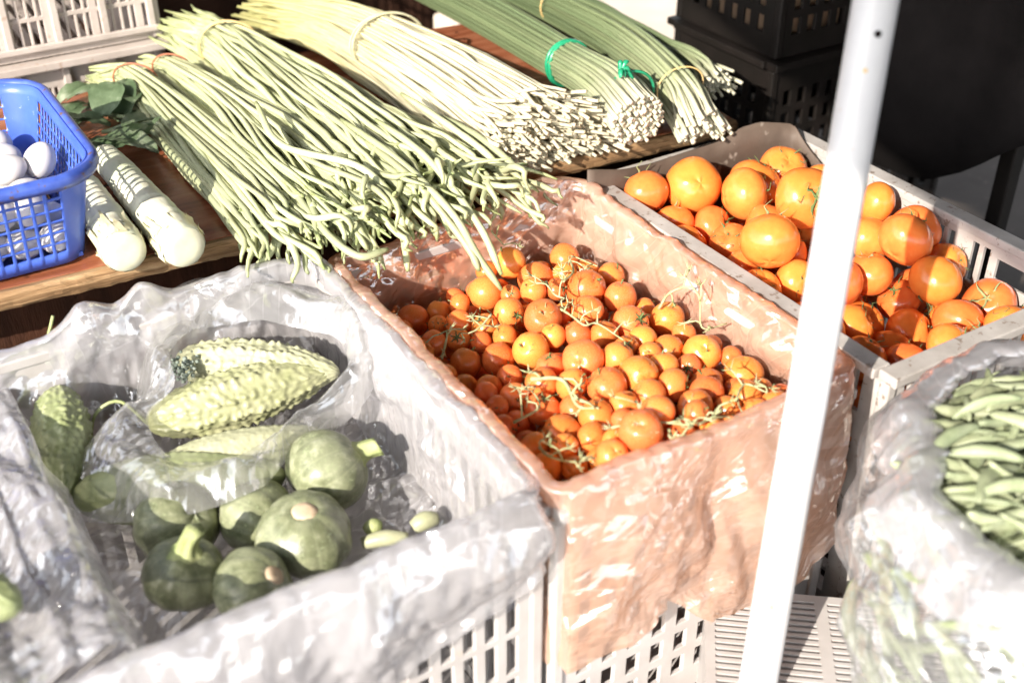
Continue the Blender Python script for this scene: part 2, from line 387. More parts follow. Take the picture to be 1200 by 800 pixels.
def crate(name, label, x0, x1, y0, y1, z0, z1, mat, style='fruit', group=None, rim=.02, rot=0, open_top=True, th=.007):
    W, D, H = x1-x0, y1-y0, z1-z0
    r = empty(name, ((x0+x1)/2, (y0+y1)/2, z0)); r.rotation_euler.z = rot
    tag(r, label, 'crate', group)
    for (Ln, Mx) in ((W, Matrix.Translation((-W/2, -D/2, 0))), (W, Matrix.Translation((W/2, D/2, 0)) @ Matrix.Rotation(pi, 4, 'Z')),):
        b = panel_mesh(Ln, H, slots(Ln, H, style), th); me = b.mesh('end_panel', False); me.transform(Mx); link('end_panel', me, mat, r, .0012)
    for (Ln, Mx) in ((D-2*th, Matrix.Translation((-W/2, D/2-th, 0)) @ Matrix.Rotation(-pi/2, 4, 'Z')), (D-2*th, Matrix.Translation((W/2, -D/2+th, 0)) @ Matrix.Rotation(pi/2, 4, 'Z'))):
        b = panel_mesh(Ln, H, slots(Ln, H, style), th); me = b.mesh('side_panel', False); me.transform(Mx); link('side_panel', me, mat, r, .0012)
    b = panel_mesh(W-2*th-.002, D-2*th-.002, [] if rim == 0 else [(.03+.03*k, .03+.03*k+.014, .03, D-.06) for k in range(int((W-.09)/.03))], .006)
    me = b.mesh('base_panel', False); me.transform(Matrix.Translation((-W/2+th+.001, -D/2+th+.001, .012)) @ Matrix.Rotation(-pi/2, 4, 'X')); 
    link('base_panel', me, mat, r)
    lip = MB(); e = rim/2
    lip.box((0, -D/2-e/2, H-.006), (W+2*e+.004, e+.018, .014)); lip.box((0, D/2+e/2, H-.006), (W+2*e+.004, e+.018, .014))
    lip.box((-W/2-e/2, 0, H-.006), (e+.018, D-.02, .0135)); lip.box((W/2+e/2, 0, H-.006), (e+.018, D-.02, .0135))
    lip.build('rim', mat, r, False, .002)
    if style == 'lattice':
        fr_ = MB(); k = 0
        for k in range(int(W/.077)+1): fr_.box((-W/2+.012+k*(W-.024)/int(W/.077), -D/2-.004, H/2), (.013, .0095, H-.03))
        for z in (.02, .02+.052*2-.004, .02+.052*4-.004):
            if z < H-.03: fr_.box((0, -D/2-.0065, z), (W-.004, .0085, .011))
        fr_.build('rail_frame', mat, r, False, .002)
    for sx in (-1, 1):
        for sy in (-1, 1):
            post = MB(); post.box((sx*(W/2-.004), sy*(D/2-.004), H/2-.008), (.016, .016, H-.02))
            post.build('corner_post', mat, r, False, .003)
    return r
SQ = (-.09, .515, .775, 1.335)
CH = (.532, .948, .768, 1.33)
BG = (.985, 1.358, .745, 1.335)
crate('plastic_crate', 'white slotted crate lined with clear film holding squashes and bitter melons', *SQ, GZ+.002, -.02, M['white_plastic'], 'tall', rim=0)
crate('plastic_crate', 'white crate lined with orange film and filled with small tomatoes', *CH, GZ+.002, -.03, M['white_plastic'], 'small', rim=0)
crate('plastic_crate', 'worn grey slotted crate filled with large tomatoes', *BG, GZ+.002, -.006, M['grey_plastic'], 'fruit')

# ------------------------------------------------------------------ film bags draped in the crates
def rrect(x0, x1, y0, y1, r, n):
    """n points equally spaced round a rounded rectangle + outward normals, starting at the front-left, going +x"""
    segs = []
    W, D = x1-x0-2*r, y1-y0-2*r
    q = pi*r/2
    tot = 2*W+2*D+4*q
    P = []; Nn = []
    for i in range(n):
        s = tot*i/n
        for k, (ln) in enumerate((W, q, D, q, W, q, D, q)):
            if s <= ln or k == 7: break
            s -= ln
        if k == 0: p, m = (x0+r+s, y0), (0, -1)
        elif k == 2: p, m = (x1, y0+r+s), (1, 0)
        elif k == 4: p, m = (x1-r-s, y1), (0, 1)
        elif k == 6: p, m = (x0, y1-r-s), (-1, 0)
        else:
            cx, cy, a0 = {1: (x1-r, y0+r, -pi/2), 3: (x1-r, y1-r, 0), 5: (x0+r, y1-r, pi/2), 7: (x0+r, y0+r, pi)}[k]
            a = a0+s/r; m = (math.cos(a), math.sin(a)); p = (cx+r*m[0], cy+r*m[1])
        P.append(p); Nn.append(m)
    return P, Nn, tot
def tri(x): return abs((x % 1)*2-1)*2-1
def make_folds(seed, K=12, vert=.5):
    rr = random.Random(seed); out = []
    for k in range(K):
        f = 7*(1.25**k); a = rr.gauss(0, .75) if rr.random() < vert else rr.uniform(0, pi)
        out.append((math.cos(a), math.sin(a), f, rr.random(),   .105/f**1.02*(1 if k < 4 else .85), rr.uniform(0, 50)))
    return out
def crease(Fd, s_, t_):
    h = 0
    for dx, dy, f, ph, am, mo in Fd:
        m_ = max(0, min(1, (ns(s_*7+mo, t_*7, mo)+.18)*2.6))
        if m_ > 0: h += am*m_*tri(f*(dx*s_+dy*t_)+ph+.28*ns(s_*5+mo, t_*5, 3))
    return h
def drape(name, rect, zf, hem, mat, seed, rim=None, amp=1.0, n=640, gap=None, pinch=None):
    """film in a box: floor, inner walls, over the rim, outer skirt down to a hem; piecewise flat creases"""
    x0, x1, y0, y1 = rect
    P, Nn, tot = rrect(x0, x1, y0, y1, .022, n)
    cx, cy = (x0+x1)/2, (y0+y1)/2
    Fi, Fo = make_folds(seed, vert=.6), make_folds(seed+50, vert=.55)
    V = []
    nf, nw, nr, no = 22, 34, 5, 34
    rows = nf+nw+nr+no
    for i in range(n):
        s_ = tot*i/n; (px, py), (mx, my) = P[i], Nn[i]
        seam = min(1, min(s_, tot-s_)/.03)
        zr = (rim(px, py) if rim else 0)+.004*tri(s_*9+.4*ns(s_*8, seed))*ns(s_*6, seed, 2)*2+.0035*tri(s_*31)*ns(s_*15, seed, 5)
        hm = hem(px, py)
        inset = .016
        for j in range(rows):
            if j < nf:
                k = (j/(nf-1))**.85
                p = Vector((lerp(cx, px-mx*inset, k), lerp(cy, py-my*inset, k), zf+.014*k**7)); out = Vector((0,0,1)); h = crease(Fi, p.x*1.3+3, p.y*1.3)*.8*min(1, k*3)+.004
                d = out*amp*h
            elif j < nf+nw:
                k = (j-nf+1)/nw
                z = lerp(zf+.014, zr, k)
                p = Vector((px-mx*(inset-.008*k), py-my*(inset-.008*k), z)); out = Vector((-mx,-my,.15)); h = (crease(Fi, s_, z)*(1-.7*k**4)*1.15+.005*(1-k))*seam
                d = out*amp*max(h, -.005)
            elif j < nf+nw+nr:
                q = pi*(j-nf-nw+1)/nr
                p = Vector((px-mx*.009*math.cos(q), py-my*.009*math.cos(q), zr+.004*math.sin(q)))
                d = Vector((mx,my,0))*(.3*amp*crease(Fo, s_, zr)*seam)
            else:
                k = (j-nf-nw-nr+1)/no
                off = .011+.012*k
                if gap: off = gap(px, py, mx, my, off, k)
                z = lerp(zr, hm, k)
                p = Vector((px+mx*off, py+my*off, z)); out = Vector((mx,my,0))
                lim = min(1, off/.012)
                h = crease(Fo, s_, z)*(.2+.5*min(1, k*2.5))*lim*seam
                if pinch and my < -.5:
                    du, dz = px-pinch[0], z-pinch[1]; dist = math.hypot(du, dz)
                    h += -.016*math.exp(-(dist/.03)**2)+.010*tri(3.2*math.atan2(dz, du)/pi+.13)*math.exp(-dist/.09)*min(1, dist/.02)
                    if dz > 0: h += -.010*math.exp(-((du+.12*dz)/.009)**2)*max(0, 1-dz/.13)
                d = out*amp*max(h, -off+.004)
            V.append(p+d)
    F = [(i*rows+j, ((i+1) % n)*rows+j, ((i+1) % n)*rows+j+1, i*rows+j+1) for i in range(n) for j in range(rows-1)]
    b = MB(); b.add(V, F)
    return b.build(name, mat)
def pxline(pts, Y):
    P_ = [aty(u, v, Y) for u, v in pts]
    def f(x):
        if x <= P_[0].x: return P_[0].z
        for a_, b_ in zip(P_[:-1], P_[1:]):
            if x <= b_.x: return lerp(a_.z, b_.z, (x-a_.x)/(b_.x-a_.x))
        return P_[-1].z
    return f
sq_line = pxline([(100,960),(330,880),(470,800),(540,748),(600,705),(640,672)], .75)
ch_line = pxline([(640,835),(690,797),(750,765),(785,735),(800,722),(822,732),(870,738),(920,716),(960,682),(1000,630),(1045,560)], .725)
def sq_hem(x, y):
    if y < SQ[2]+.03: return max(-.3, sq_line(x))+.008*ns(x*22, 5)
    if x > SQ[1]-.03: return -.09+.03*ns(y*9, 2)
    if x < SQ[0]+.03: return -.16+.04*ns(y*9, 7)
    return -.06+.03*ns(x*9, 1)
def sq_rim(x, y):
    z = 0
    if y > SQ[3]-.04:                      # the back edge stands up in crumpled peaks
        z += .022*math.exp(-((x-.215)/.03)**2)+.028*math.exp(-((x-.285)/.028)**2)-.012*math.exp(-((x-.12)/.05)**2)+.012*math.exp(-((x-.42)/.08)**2)
    if x < SQ[0]+.03: z += .008+.014*ns(y*14, 4)
    return z
def sq_gap(px, py, mx, my, off, k):
    if mx > .5: return .006+.004*k
    if my < -.5: return off+.02*math.sin(pi*min(1, k*1.2))
    return off+.01*k
tag(drape('film_bag', SQ, -.185, sq_hem, M['white_film'], 17, sq_rim, .62, gap=sq_gap),
    'crumpled clear white plastic bag lining the squash crate', 'plastic bag')
def ch_hem(x, y):
    if y < CH[2]+.03:
        return ch_line(x)+.006*ns(x*25, 2)
    if x > CH[1]-.03: return -.12+.04*(y-CH[2])
    if x < CH[0]+.03: return lerp(ch_line(CH[0]), -.05, min(1, max(0, (y-CH[2]-.02)/.08)))+.01*ns(y*9, 3)
    return -.07+.03*ns(x*9, 5)
def ch_rim(x, y):
    z = 0
    if y > CH[3]-.04: z += .022*math.exp(-((x-.88)/.06)**2)-.012*math.exp(-((x-.62)/.08)**2)
    if y < CH[2]+.04: z += .004*math.sin((x-CH[0])*22)-.004
    return z
def ch_gap(px, py, mx, my, off, k):
    if abs(mx) > .5: return .005+.004*k
    if my < -.5:
        t = (px-CH[0])/(CH[1]-CH[0])
        return off+.022*math.sin(pi*min(1, k))*abs(math.sin(pi*t*2+.1))-.0*k
    return off
tag(drape('film_bag', CH, -.17, ch_hem, M['orange_film'], 53, ch_rim, .55, gap=ch_gap, pinch=(aty(800, 716, CH[2]-.03).x, aty(800, 716, CH[2]-.03).z)),
    'crumpled translucent orange plastic bag lining the small tomato crate', 'plastic bag')

# ------------------------------------------------------------------ tomatoes
def tomato_mesh(name, flat, lobes, seed, n=28, m=18):
    V = []; F = []
    for j in range(m+1):
        ph = min(pi*j/m, pi-1e-6)
        for k in range(n):
            th = 2*pi*k/n
            r = 1.0
            top = max(0, math.cos(ph))
            r *= 1+lobes*(math.cos(5*th+seed)*.5+math.cos(3*th+seed*2)*.5)*math.sin(ph)**.7
            z = math.cos(ph)*flat*(1+.05*ns(seed, th))
            rr = math.sin(ph)*r
            z -= .16*math.exp(-(rr/.26)**2)*(ph < pi/2)
            z += .05*math.exp(-(rr/.2)**2)*(ph > pi/2)
            d = 1+.035*ns(math.cos(th)*1.2+seed, math.sin(th)*1.2, z*1.3)
            V.append((rr*math.cos(th)*d, rr*math.sin(th)*d, z*d))
    for j in range(m):
        for k in range(n):
            F.append((j*n+k, (j+1)*n+k, (j+1)*n+(k+1) % n, j*n+(k+1) % n))
    b = MB(); b.add(V, F); return b.mesh(name)
def calyx_mesh(name, z0, ln, w, seed, stem, curl=.35):
    rr = random.Random(seed); b = MB()
    ns_ = 5 if seed % 2 else 6
    for k in range(ns_):
        a = 2*pi*k/ns_+rr.uniform(-.25, .25); l = ln*rr.uniform(.75, 1.2); c = rr.uniform(-.2, 1)*curl
        V = []; F = []
        for i in range(6):
            t = i/5; rad = .03+l*t; z = z0+.02+.05*t+c*l*t*t
            ww = w*math.sin(pi*min(1, .25+t*.78))*(1-t*.55)
            tx, ty = -math.sin(a), math.cos(a); q = a+.3*t*rr.uniform(-1, 1)
            px, py = rad*math.cos(q), rad*math.sin(q)
            V += [(px+tx*ww, py+ty*ww, z), (px, py, z+.028*(1-t)+.012), (px-tx*ww, py-ty*ww, z), (px, py, z-.012)]
        for i in range(5):
            for k2 in range(4): F.append((i*4+k2, i*4+(k2+1) % 4, i*4+4+(k2+1) % 4, i*4+4+k2))
        F.append((20, 21, 22, 23))
        b.add(V, F)
    if stem:
        d = Vector((rr.uniform(-.5, .5), rr.uniform(-.5, .5), 1)).normalized()
        p = Vector((0, 0, z0)); b.tube(catmull([p, p+d*stem*.5, p+d*stem+Vector((rr.uniform(-.1, .1), rr.uniform(-.1, .1), 0))], 6), [.05, .045, .045, .05, .06, .065], 6)
    return b.mesh(name)
TM = [tomato_mesh('tomato', f, l, s) for f, l, s in ((.92,.02,1.),(.98,.012,2.2),(.86,.03,3.1),(1.04,.01,4.4),(.94,.025,5.7))]
TB = [tomato_mesh('large_tomato', f, l, s, 40, 26) for f, l, s in ((.84,.03,1.5),(.88,.02,2.9),(.80,.045,3.7),(.9,.015,4.9))]
CM = [calyx_mesh('calyx', .72, .62, .085, s, .4 if s % 3 else .12) for s in range(6)]
CB = [calyx_mesh('calyx', .66, .70, .095, s+10, .18 if s % 3 else 0, .5) for s in range(5)]
for me in TM: me.materials.append(M['tomato'])
for me in TB: me.materials.append(M['big_tomato'])
for k_, me in enumerate(CM+CB): me.materials.append(M['calyx'] if k_ % 2 else M['calyx_green'])

def idw(ctrl):
    pts = [(at(u, v, z), z) for u, v, z in ctrl]
    def f(x, y):
        sw = sz = 0
        for p, z in pts:
            w = 1/(((p.x-x)**2+(p.y-y)**2)**1.2+1e-5); sw += w; sz += w*z
        return sz/sw
    return f
def heap(px, rect, zfun, rlim, fill, frad, flayer, it=60):
    """unproject visible fruit on the heap surface, push overlaps apart, add smaller ones in the gaps below"""
    P = []; Rr = []
    for u, v, r in px:
        z = -.07
        for _ in range(4):
            p = at(u, v, z); z = zfun(p.x, p.y)
        p = at(u, v, z); dep = (p-EYE).dot(FW)
        P.append(list(p)); Rr.append(max(rlim[0], min(rlim[1], 1.12*r*dep/FPX)))
    nfix = len(P)
    x0, x1, y0, y1 = rect
    P = np.array(P); Rr = np.array(Rr)
    def relax(P, Rr, w, it):
        for _ in range(it):
            d = P[:, None]-P[None]; dist = np.sqrt((d**2).sum(-1))+1e-9
            ov = (Rr[:, None]+Rr[None])*.96-dist; np.fill_diagonal(ov, 0); ov = np.maximum(ov, 0)
            mv = (d/dist[..., None]*ov[..., None])*(w[None, :, None]/(w[:, None]+w[None, :])[..., None])
            P = P+mv.sum(1)*.45
            P[:, 0] = np.clip(P[:, 0], x0+Rr, x1-Rr); P[:, 1] = np.clip(P[:, 1], y0+Rr, y1-Rr)
        return P
    P = relax(P, Rr, np.ones(len(P)), it)
    cand = []
    for layer in range(3):
        for _ in range(fill*6):
            r = random.uniform(*frad); x = random.uniform(x0+r, x1-r); y = random.uniform(y0+r, y1-r)
            z = zfun(x, y)-flayer*(layer+random.uniform(.7, 1.1))*.75
            q = np.array((x, y, z))
            dd = np.sqrt(((P-q)**2).sum(1))
            if (dd > (Rr+r)*.93).all():
                P = np.vstack([P, q]); Rr = np.append(Rr, r)
            if len(P)-nfix >= fill*(layer+1): break
    w = np.ones(len(P)); w[:nfix] = 6
    P = relax(P, Rr, w, 15)
    return P, Rr, nfix

# --- small tomatoes
c5 = [(520,133,44),(458,160,30),(583,170,50),(697,140,42),(655,185,36),(655,240,32),(590,245,38),(540,250,28),(740,238,55),(755,188,38),(825,190,38),(872,260,45),(445,262,50),(520,312,45),(450,352,38),(630,328,55),(770,305,45),(905,345,54),(1020,330,48),(245,328,46),(328,300,36),(370,285,32),(365,345,38),(305,350,30),(362,398,36),(300,405,36),(425,400,32),(180,375,45),(250,440,42),(278,487,33),(350,520,38),(405,465,45),(495,453,50),(590,425,52),(510,385,35),(665,390,36),(730,380,36),(810,378,40),(755,460,58),(855,455,45),(895,420,36),(975,405,40),(1045,490,45),(1055,560,50),(830,540,58),(952,505,58),(745,555,45),(655,490,40),(610,555,48),(520,515,36),(510,578,45),(430,545,38),(600,605,52),(690,630,45),(650,680,60),(758,700,48),(620,690,48),(800,640,50),(905,600,45),(985,595,48),(870,640,35),(935,725,62),(850,715,32),(810,775,38),(730,790,40),(1030,660,50),(690,740,44),(560,640,38),(480,610,34),(390,590,34),(450,600,34)]
c7 = [(765,490,70),(660,480,55),(700,415,45),(565,510,45),(670,570,52),(795,615,62),(690,660,65),(810,730,68),(945,560,72),(895,640,45),(880,525,35),(975,650,48),(1000,725,60),(1090,670,40),(855,460,40),(1060,790,50),(930,790,45),(760,800,50),(590,720,60)]
px = [(400+a/2.667, 250+b/2.667, c/2.667) for a, b, c in c5]+[(600+a/3.48, 270+b/3.48, c/3.48) for a, b, c in c7]
px += [(800,512,17),(835,506,16),(872,500,17),(905,492,16),(780,530,17),(720,530,18),(690,548,16),(655,545,16),(640,520,16),(612,500,15),(575,470,14),(545,450,14)]
zc = idw([(595,300,-.07),(690,300,-.078),(820,380,-.075),(870,440,-.07),(480,375,-.095),(640,370,-.055),(700,430,-.045),(750,520,-.035),(620,500,-.065),(560,430,-.08),(880,490,-.05),(670,545,-.055),(800,500,-.035)])
Pc, Rc, nfc = heap(px, (CH[0]+.024, CH[1]-.024, CH[2]+.024, CH[3]-.026), zc, (.0145, .032), 60, (.014, .020), .03)
def put_fruit(P, Rr, meshes, cal, name, label, cat, group, labels={}, pcal=.6, seed=3):
    rr = random.Random(seed); out = []
    for i in range(len(P)):
        me = rr.choice(meshes)
        o = bpy.data.objects.new(name, me); COL.objects.link(o)
        o.location = P[i]; s = float(Rr[i]); o.scale = (s*rr.uniform(.97, 1.03), s*rr.uniform(.97, 1.03), s*rr.uniform(.95, 1.06))
        if rr.random() < pcal: ax = Vector((rr.uniform(-1, 1)-.15, rr.uniform(-1, 1)-.3, rr.uniform(-.1, 1.0)+.25))
        else: ax = Vector((rr.uniform(-1, 1), rr.uniform(-1, 1), rr.uniform(-1, 0)))
        if i in labels and len(labels[i]) > 1: ax = labels[i][1]
        q = ax.normalized().to_track_quat('Z', 'Y') @ Quaternion((0, 0, 1), rr.uniform(0, 6))
        o.rotation_mode = 'QUATERNION'; o.rotation_quaternion = q
        c = bpy.data.objects.new('calyx', rr.choice(cal)); COL.objects.link(c); c.parent = o
        tag(o, labels[i][0] if i in labels else label, cat, group)
        out.append(o)
    return out
put_fruit(Pc, Rc, TM, CM, 'cherry_tomato', 'small orange-red tomato heaped in the crate lined with orange film', 'tomato', 'small tomatoes in the orange-lined crate', pcal=.75,
    labels={0: ('small tomato highest against the orange film at the back of its crate', Vector((-.4,.6,.7)))})
# heap of fruit further down, unseen as single pieces: one mass under the top layers
# --- vines
def vine(pts, zfun, lift, r, seed, tips=True):
    rr = random.Random(seed); P = []
    for p in pts:
        u, v = p[0], p[1]; l = p[2] if len(p) > 2 else lift
        z = -.05
        for _ in range(4):
            q = at(u, v, z); z = zfun(q.x, q.y)+l
        P.append(at(u, v, z))
    b = MB(); n = len(P)*5; C = catmull(P, n)
    b.tube(C, [r*(1.25-.6*i/n)*(1+.15*math.sin(i*2.3)) for i in range(n)], 6)
    for k in range(2, n, 4):
        d = Vector((rr.uniform(-1, 1), rr.uniform(-1, 1), rr.uniform(-.3, .7))).normalized(); l = rr.uniform(.012, .03)
        e = C[k]+d*l; mpt = C[k]+d*l*.5+Vector((rr.uniform(-.005, .005), rr.uniform(-.005, .005), .004))
        b.tube(catmull([C[k], mpt, e], 5), [r*.85, r*.75, r*.7, r*.75, r*1.1], 5)
        for j in range(4):
            d2 = (d+Vector((rr.uniform(-1, 1), rr.uniform(-1, 1), rr.uniform(-1, 1)))*1.1).normalized()
            b.tube([e, e+d2*.006, e+d2*.011+Vector((0, 0, .002))], [r*.6, r*.5, r*.15], 4)
    o = b.build('tomato_vine', M['vine'])
    return o
VN = [([(657,362),(670,370),(685,381),(700,379),(730,398)], 'tomato stalk lying zigzag over the fruit in the middle of the small tomato heap'),
      ([(622,444),(659,445),(677,475),(702,478)], 'thick pale forked tomato stalk at the edge of the shaded part of the heap'),
      ([(772,362),(784,344,.05),(807,336,.07),(820,350,.06),(823,384,.03),(852,379,.03)], 'arching tomato stalk standing up beside the right film wall'),
      ([(730,500),(757,494),(800,497),(812,500)], 'pale tomato stalk lying across the front of the heap'),
      ([(784,503),(790,515),(796,528)], 'short bare tomato stalk at the front bag edge'),
      ([(602,495),(632,477),(624,458)], 'thin shaded tomato stalk crossing the lower left of the heap'),
      ([(632,524),(645,535),(672,541),(698,536)], 'dark thin tomato stalk curving at the front left of the heap'),
      ([(518,420),(524,390),(514,392)], 'dark tomato stalk between fruit near the left film wall'),
      ([(576,368),(562,384),(548,391)], 'tomato stalk beside the shaded left fruit below the hanging beans'),
      ([(862,470),(873,450),(899,460)], 'small branched tomato stalk near the white pole'),
      ([(818,497),(840,488),(868,490),(880,484)], 'tomato stalk with pale buds at the front right of the heap'),
      ([(572,250,.06),(576,270,.045),(590,287,.03)], 'dry stalk leaning on the back film wall over a single tomato'),
      ([(660,330),(672,318),(668,300),(700,312)], 'tomato stalk among the fruit at the back of the heap'),
      ([(640,330),(650,345),(663,350)], 'short tomato stalk right of the palest small tomato'),
      ([(745,470),(752,480),(748,497)], 'short thick tomato stalk standing between two front fruit')]
for i, (p, lab) in enumerate(VN): tag(vine(p, zc, .022, .0014 if i != 1 else .0023, i), lab, 'tomato stalk')

# --- large tomatoes
d4 = [(395,285,98),(570,310,92),(650,245,92),(765,225,88),(860,225,80),(790,380,108),(650,400,72),(685,560,105),(415,420,74),(555,450,76),(150,330,82),(275,370,66),(310,455,64),(480,500,80),(800,640,85),(770,510,65),(640,650,72),(550,590,56),(450,600,60)]
d5 = [(330,410,98),(320,310,92),(190,300,88),(190,485,84),(195,205,70),(460,550,92),(490,420,66),(300,530,55),(200,640,94),(395,680,90),(120,690,78),(295,745,88),(560,720,90),(580,610,70),(690,625,96),(810,665,85),(90,560,66),(30,420,80),(40,280,75),(100,180,70),(60,700,70),(680,760,80),(800,770,80),(430,790,80),(550,820,80),(170,800,80)]
pxb = [(700+a/3.335, 140+b/3.335, c/3.335) for a, b, c in d4]+[(960+a/3.333, 180+b/3.333, c/3.333) for a, b, c in d5]
zb = idw([(817,222,-.028),(905,305,-.03),(868,233,-.03),(930,255,-.02),(1060,300,-.04),(1160,365,-.115),(1030,370,-.09),(750,240,-.045),(780,258,-.05),(940,330,-.07),(1010,250,-.03),(1100,345,-.07),(1050,405,-.10),(850,290,-.07),(840,330,-.09),(1130,380,-.10),(1015,325,-.06)])
Pb, Rb, nfb = heap(pxb, (BG[0]+.01, BG[1]-.01, BG[2]+.01, BG[3]-.02), lambda x, y: zb(x, y)+.012, (.031, .047), 26, (.032, .038), .05)
lb = {0: ('pale orange tomato at the back left of the large tomato heap, fully round and lit', Vector((.3,.8,-.5))),
      1: ('large tomato with a bleached curled calyx on its right side, second from the back left', Vector((.75,-.3,.05))),
      5: ('wide ribbed tomato left of the pole with its dry calyx facing out', Vector((-.15,-.7,.35))),
      7: ('large squat yellow-orange tomato near the left rim of the grey crate', Vector((.5,.6,.4))),
      19: ('topmost tomato right of the pole with a green calyx on its right', Vector((.7,.15,.4))),
      27: ('tomato with a dark green star calyx facing up at the front of the grey crate', Vector((.05,-.45,.7))),
      28: ('tomato with a dark curled calyx low at the front rim of the grey crate', Vector((.5,-.65,.4)))}
put_fruit(Pb, Rb, TB, CB, 'large_tomato', 'large orange tomato heaped in the grey slotted crate', 'tomato', 'large tomatoes in the grey crate', lb, pcal=.8, seed=11)

# cardboard liner at the back of the large tomato crate
b = MB()
top = [(690,200),(730,199),(765,192),(800,180),(845,166),(870,150),(890,143),(930,142),(955,150),(985,158),(1010,178)]
V = []; F = []; nrow = 8; ncol = 44
for i in range(ncol):
    t = i/(ncol-1)*(len(top)-1); k = min(int(t), len(top)-2); u = lerp(top[k][0], top[k+1][0], t-k); v = lerp(top[k][1], top[k+1][1], t-k)
    p = aty(u, v, 1.312)
    x = min(p.x, BG[1]-.02); y = 1.312-.03*max(0, (p.x-1.27)/.1)**2
    for j in range(nrow):
        q = j/(nrow-1); V.append((x, y-.006*math.sin(q*3)+.004*ns(x*12, q*2), lerp(p.z, -.2, q)))
for i in range(ncol-1):
    for j in range(nrow-1): F.append((i*nrow+j, i*nrow+j+1, (i+1)*nrow+j+1, (i+1)*nrow+j))
b.add(V, F); o = b.build('cardboard_liner', M['cardboard']); so = o.modifiers.new('s', 'SOLIDIFY'); so.thickness = .003
tag(o, 'bent brown cardboard sheet lining the back of the grey tomato crate', 'cardboard')

# ------------------------------------------------------------------ board behind the crates, and what carries it
BZ = .02
BA = math.atan2(1.354-1.424, 1.148)
table = empty('display_board', (0.62, 1.395, BZ)); table.rotation_euler.z = BA
tag(table, 'reddish brown wooden board on edge timbers carrying the basket and vegetable bundles', 'board')
t = MB()
nx, ny = 60, 14
V = [(-.95+1.6*i/(nx-1), .012+.62*j/(ny-1), .0015*ns(i*.4, j*.9)) for i in range(nx) for j in range(ny)]
V2 = [(x, y, -.012) for x, y, z in V]
F = [(i*ny+j, (i+1)*ny+j, (i+1)*ny+j+1, i*ny+j+1) for i in range(nx-1) for j in range(ny-1)]
t.add(V, F); t.add(V2, [f[::-1] for f in F])
rimv = [i*ny for i in range(nx)]+[(nx-1)*ny+j for j in range(1, ny)]+[i*ny+ny-1 for i in range(nx-2, -1, -1)]+[j for j in range(ny-2, 0, -1)]
o2 = nx*ny
t.f += [(a, a+o2, b2+o2, b2) for a, b2 in zip(rimv, rimv[1:]+rimv[:1])]
t.build('board_top', M['wood_top'], table, False)
t = MB()   # raw split front timber
V = []; F = []; n = 160; prof = [(.012,-.001),(.004,.0),(-.002,-.004),(-.003,-.012),(.0,-.02),(.004,-.026),(.014,-.027)]
for i in range(n):
    x = -.95+1.6*i/(n-1)
    for j, (py, pz) in enumerate(prof):
        a = .004*ns(x*22, j*.6)+.003*ns(x*70, j*1.7)
        V.append((x, py-abs(a)*(0 < j < 6), pz+a*.5*(j > 1)))
m_ = len(prof)
F = [(i*m_+j, (i+1)*m_+j, (i+1)*m_+j+1, i*m_+j+1) for i in range(n-1) for j in range(m_-1)]
t.add(V, F); t.build('front_edge', M['wood_raw'], table, False)
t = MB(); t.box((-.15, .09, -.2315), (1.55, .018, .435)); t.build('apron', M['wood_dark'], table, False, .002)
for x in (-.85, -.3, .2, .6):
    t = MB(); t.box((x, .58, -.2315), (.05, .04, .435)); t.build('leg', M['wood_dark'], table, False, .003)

# ------------------------------------------------------------------ blue egg basket
def basket():
    x0, x1, y0, y1 = -.105, .252, 1.45, 1.745
    zb_, zt = .026, .158
    r = empty('egg_basket', ((x0+x1)/2, (y0+y1)/2, zb_)); ctr = Vector(r.location)
    tag(r, 'blue plastic mesh basket full of white eggs', 'basket')
    flare = .028
    n = 76*8
    P, Nn, tot = rrect(x0, x1, y0, y1, .035, n)
    zs = []
    z = 0
    H = zt-zb_
    rows = [0, .018]
    while rows[-1] < H-.03: rows += [rows[-1]+.0140, rows[-1]+.0166]
    rows += [H]
    m_ = len(rows); V = []; F = []
    for i in range(n):
        (px_, py_), (mx, my) = P[i], Nn[i]
        for zz in rows:
            k = flare*zz/H
            V.append(Vector((px_+mx*k, py_+my*k, zb_+zz))-ctr)
    for i in range(n):
        corner = abs(Nn[i][0]*Nn[i][1]) > .3 or abs(Nn[(i+1) % n][0]*Nn[(i+1) % n][1]) > .3
        for j in range(m_-1):
            hole = (not corner) and (j % 2 == 1) and j < m_-2 and (i % 8 > 1)
            if hole: continue
            i2 = (i+1) % n
            F.append((i*m_+j, i2*m_+j, i2*m_+j+1, i*m_+j+1))
    b = MB(); b.add(V, F); o = b.build('mesh_wall', M['blue_plastic'], r, True)
    s = o.modifiers.new('s', 'SOLIDIFY'); s.thickness = .0025; s.offset = 0
    # rolled rim
    b = MB(); R1 = []
    P2, N2, _ = rrect(x0-flare, x1+flare, y0-flare, y1+flare, .06, 160)
    prof = [(-.002,-.012),(.002,.002),(.008,.004),(.013,.0),(.014,-.008),(.010,-.016),(.006,-.012),(.004,-.004)]
    V = []; m2 = len(prof)
    for (p, nn) in zip(P2, N2):
        for (a, c) in prof: V.append(Vector((p[0]+nn[0]*a, p[1]+nn[1]*a, zt+c))-ctr)
    F = [(i*m2+j, ((i+1) % 160)*m2+j, ((i+1) % 160)*m2+(j+1) % m2, i*m2+(j+1) % m2) for i in range(160) for j in range(m2)]
    b.add(V, F); b.build('rim', M['blue_rim'], r)
    b = MB(); b.box((0, 0, .003), (x1-x0-.012, y1-y0-.012, .005)); b.build('base', M['blue_plastic'], r, False, .001)
    return (x0, x1, y0, y1, zb_, zt)
bx0, bx1, by0, by1, bz0, bz1 = basket()
em = MB(); prof = []
for j in range(19):
    ph = pi*j/18; z = -math.cos(ph); r_ = math.sin(ph)*(1-.13*z); prof.append((r_*.0205, z*.0265))
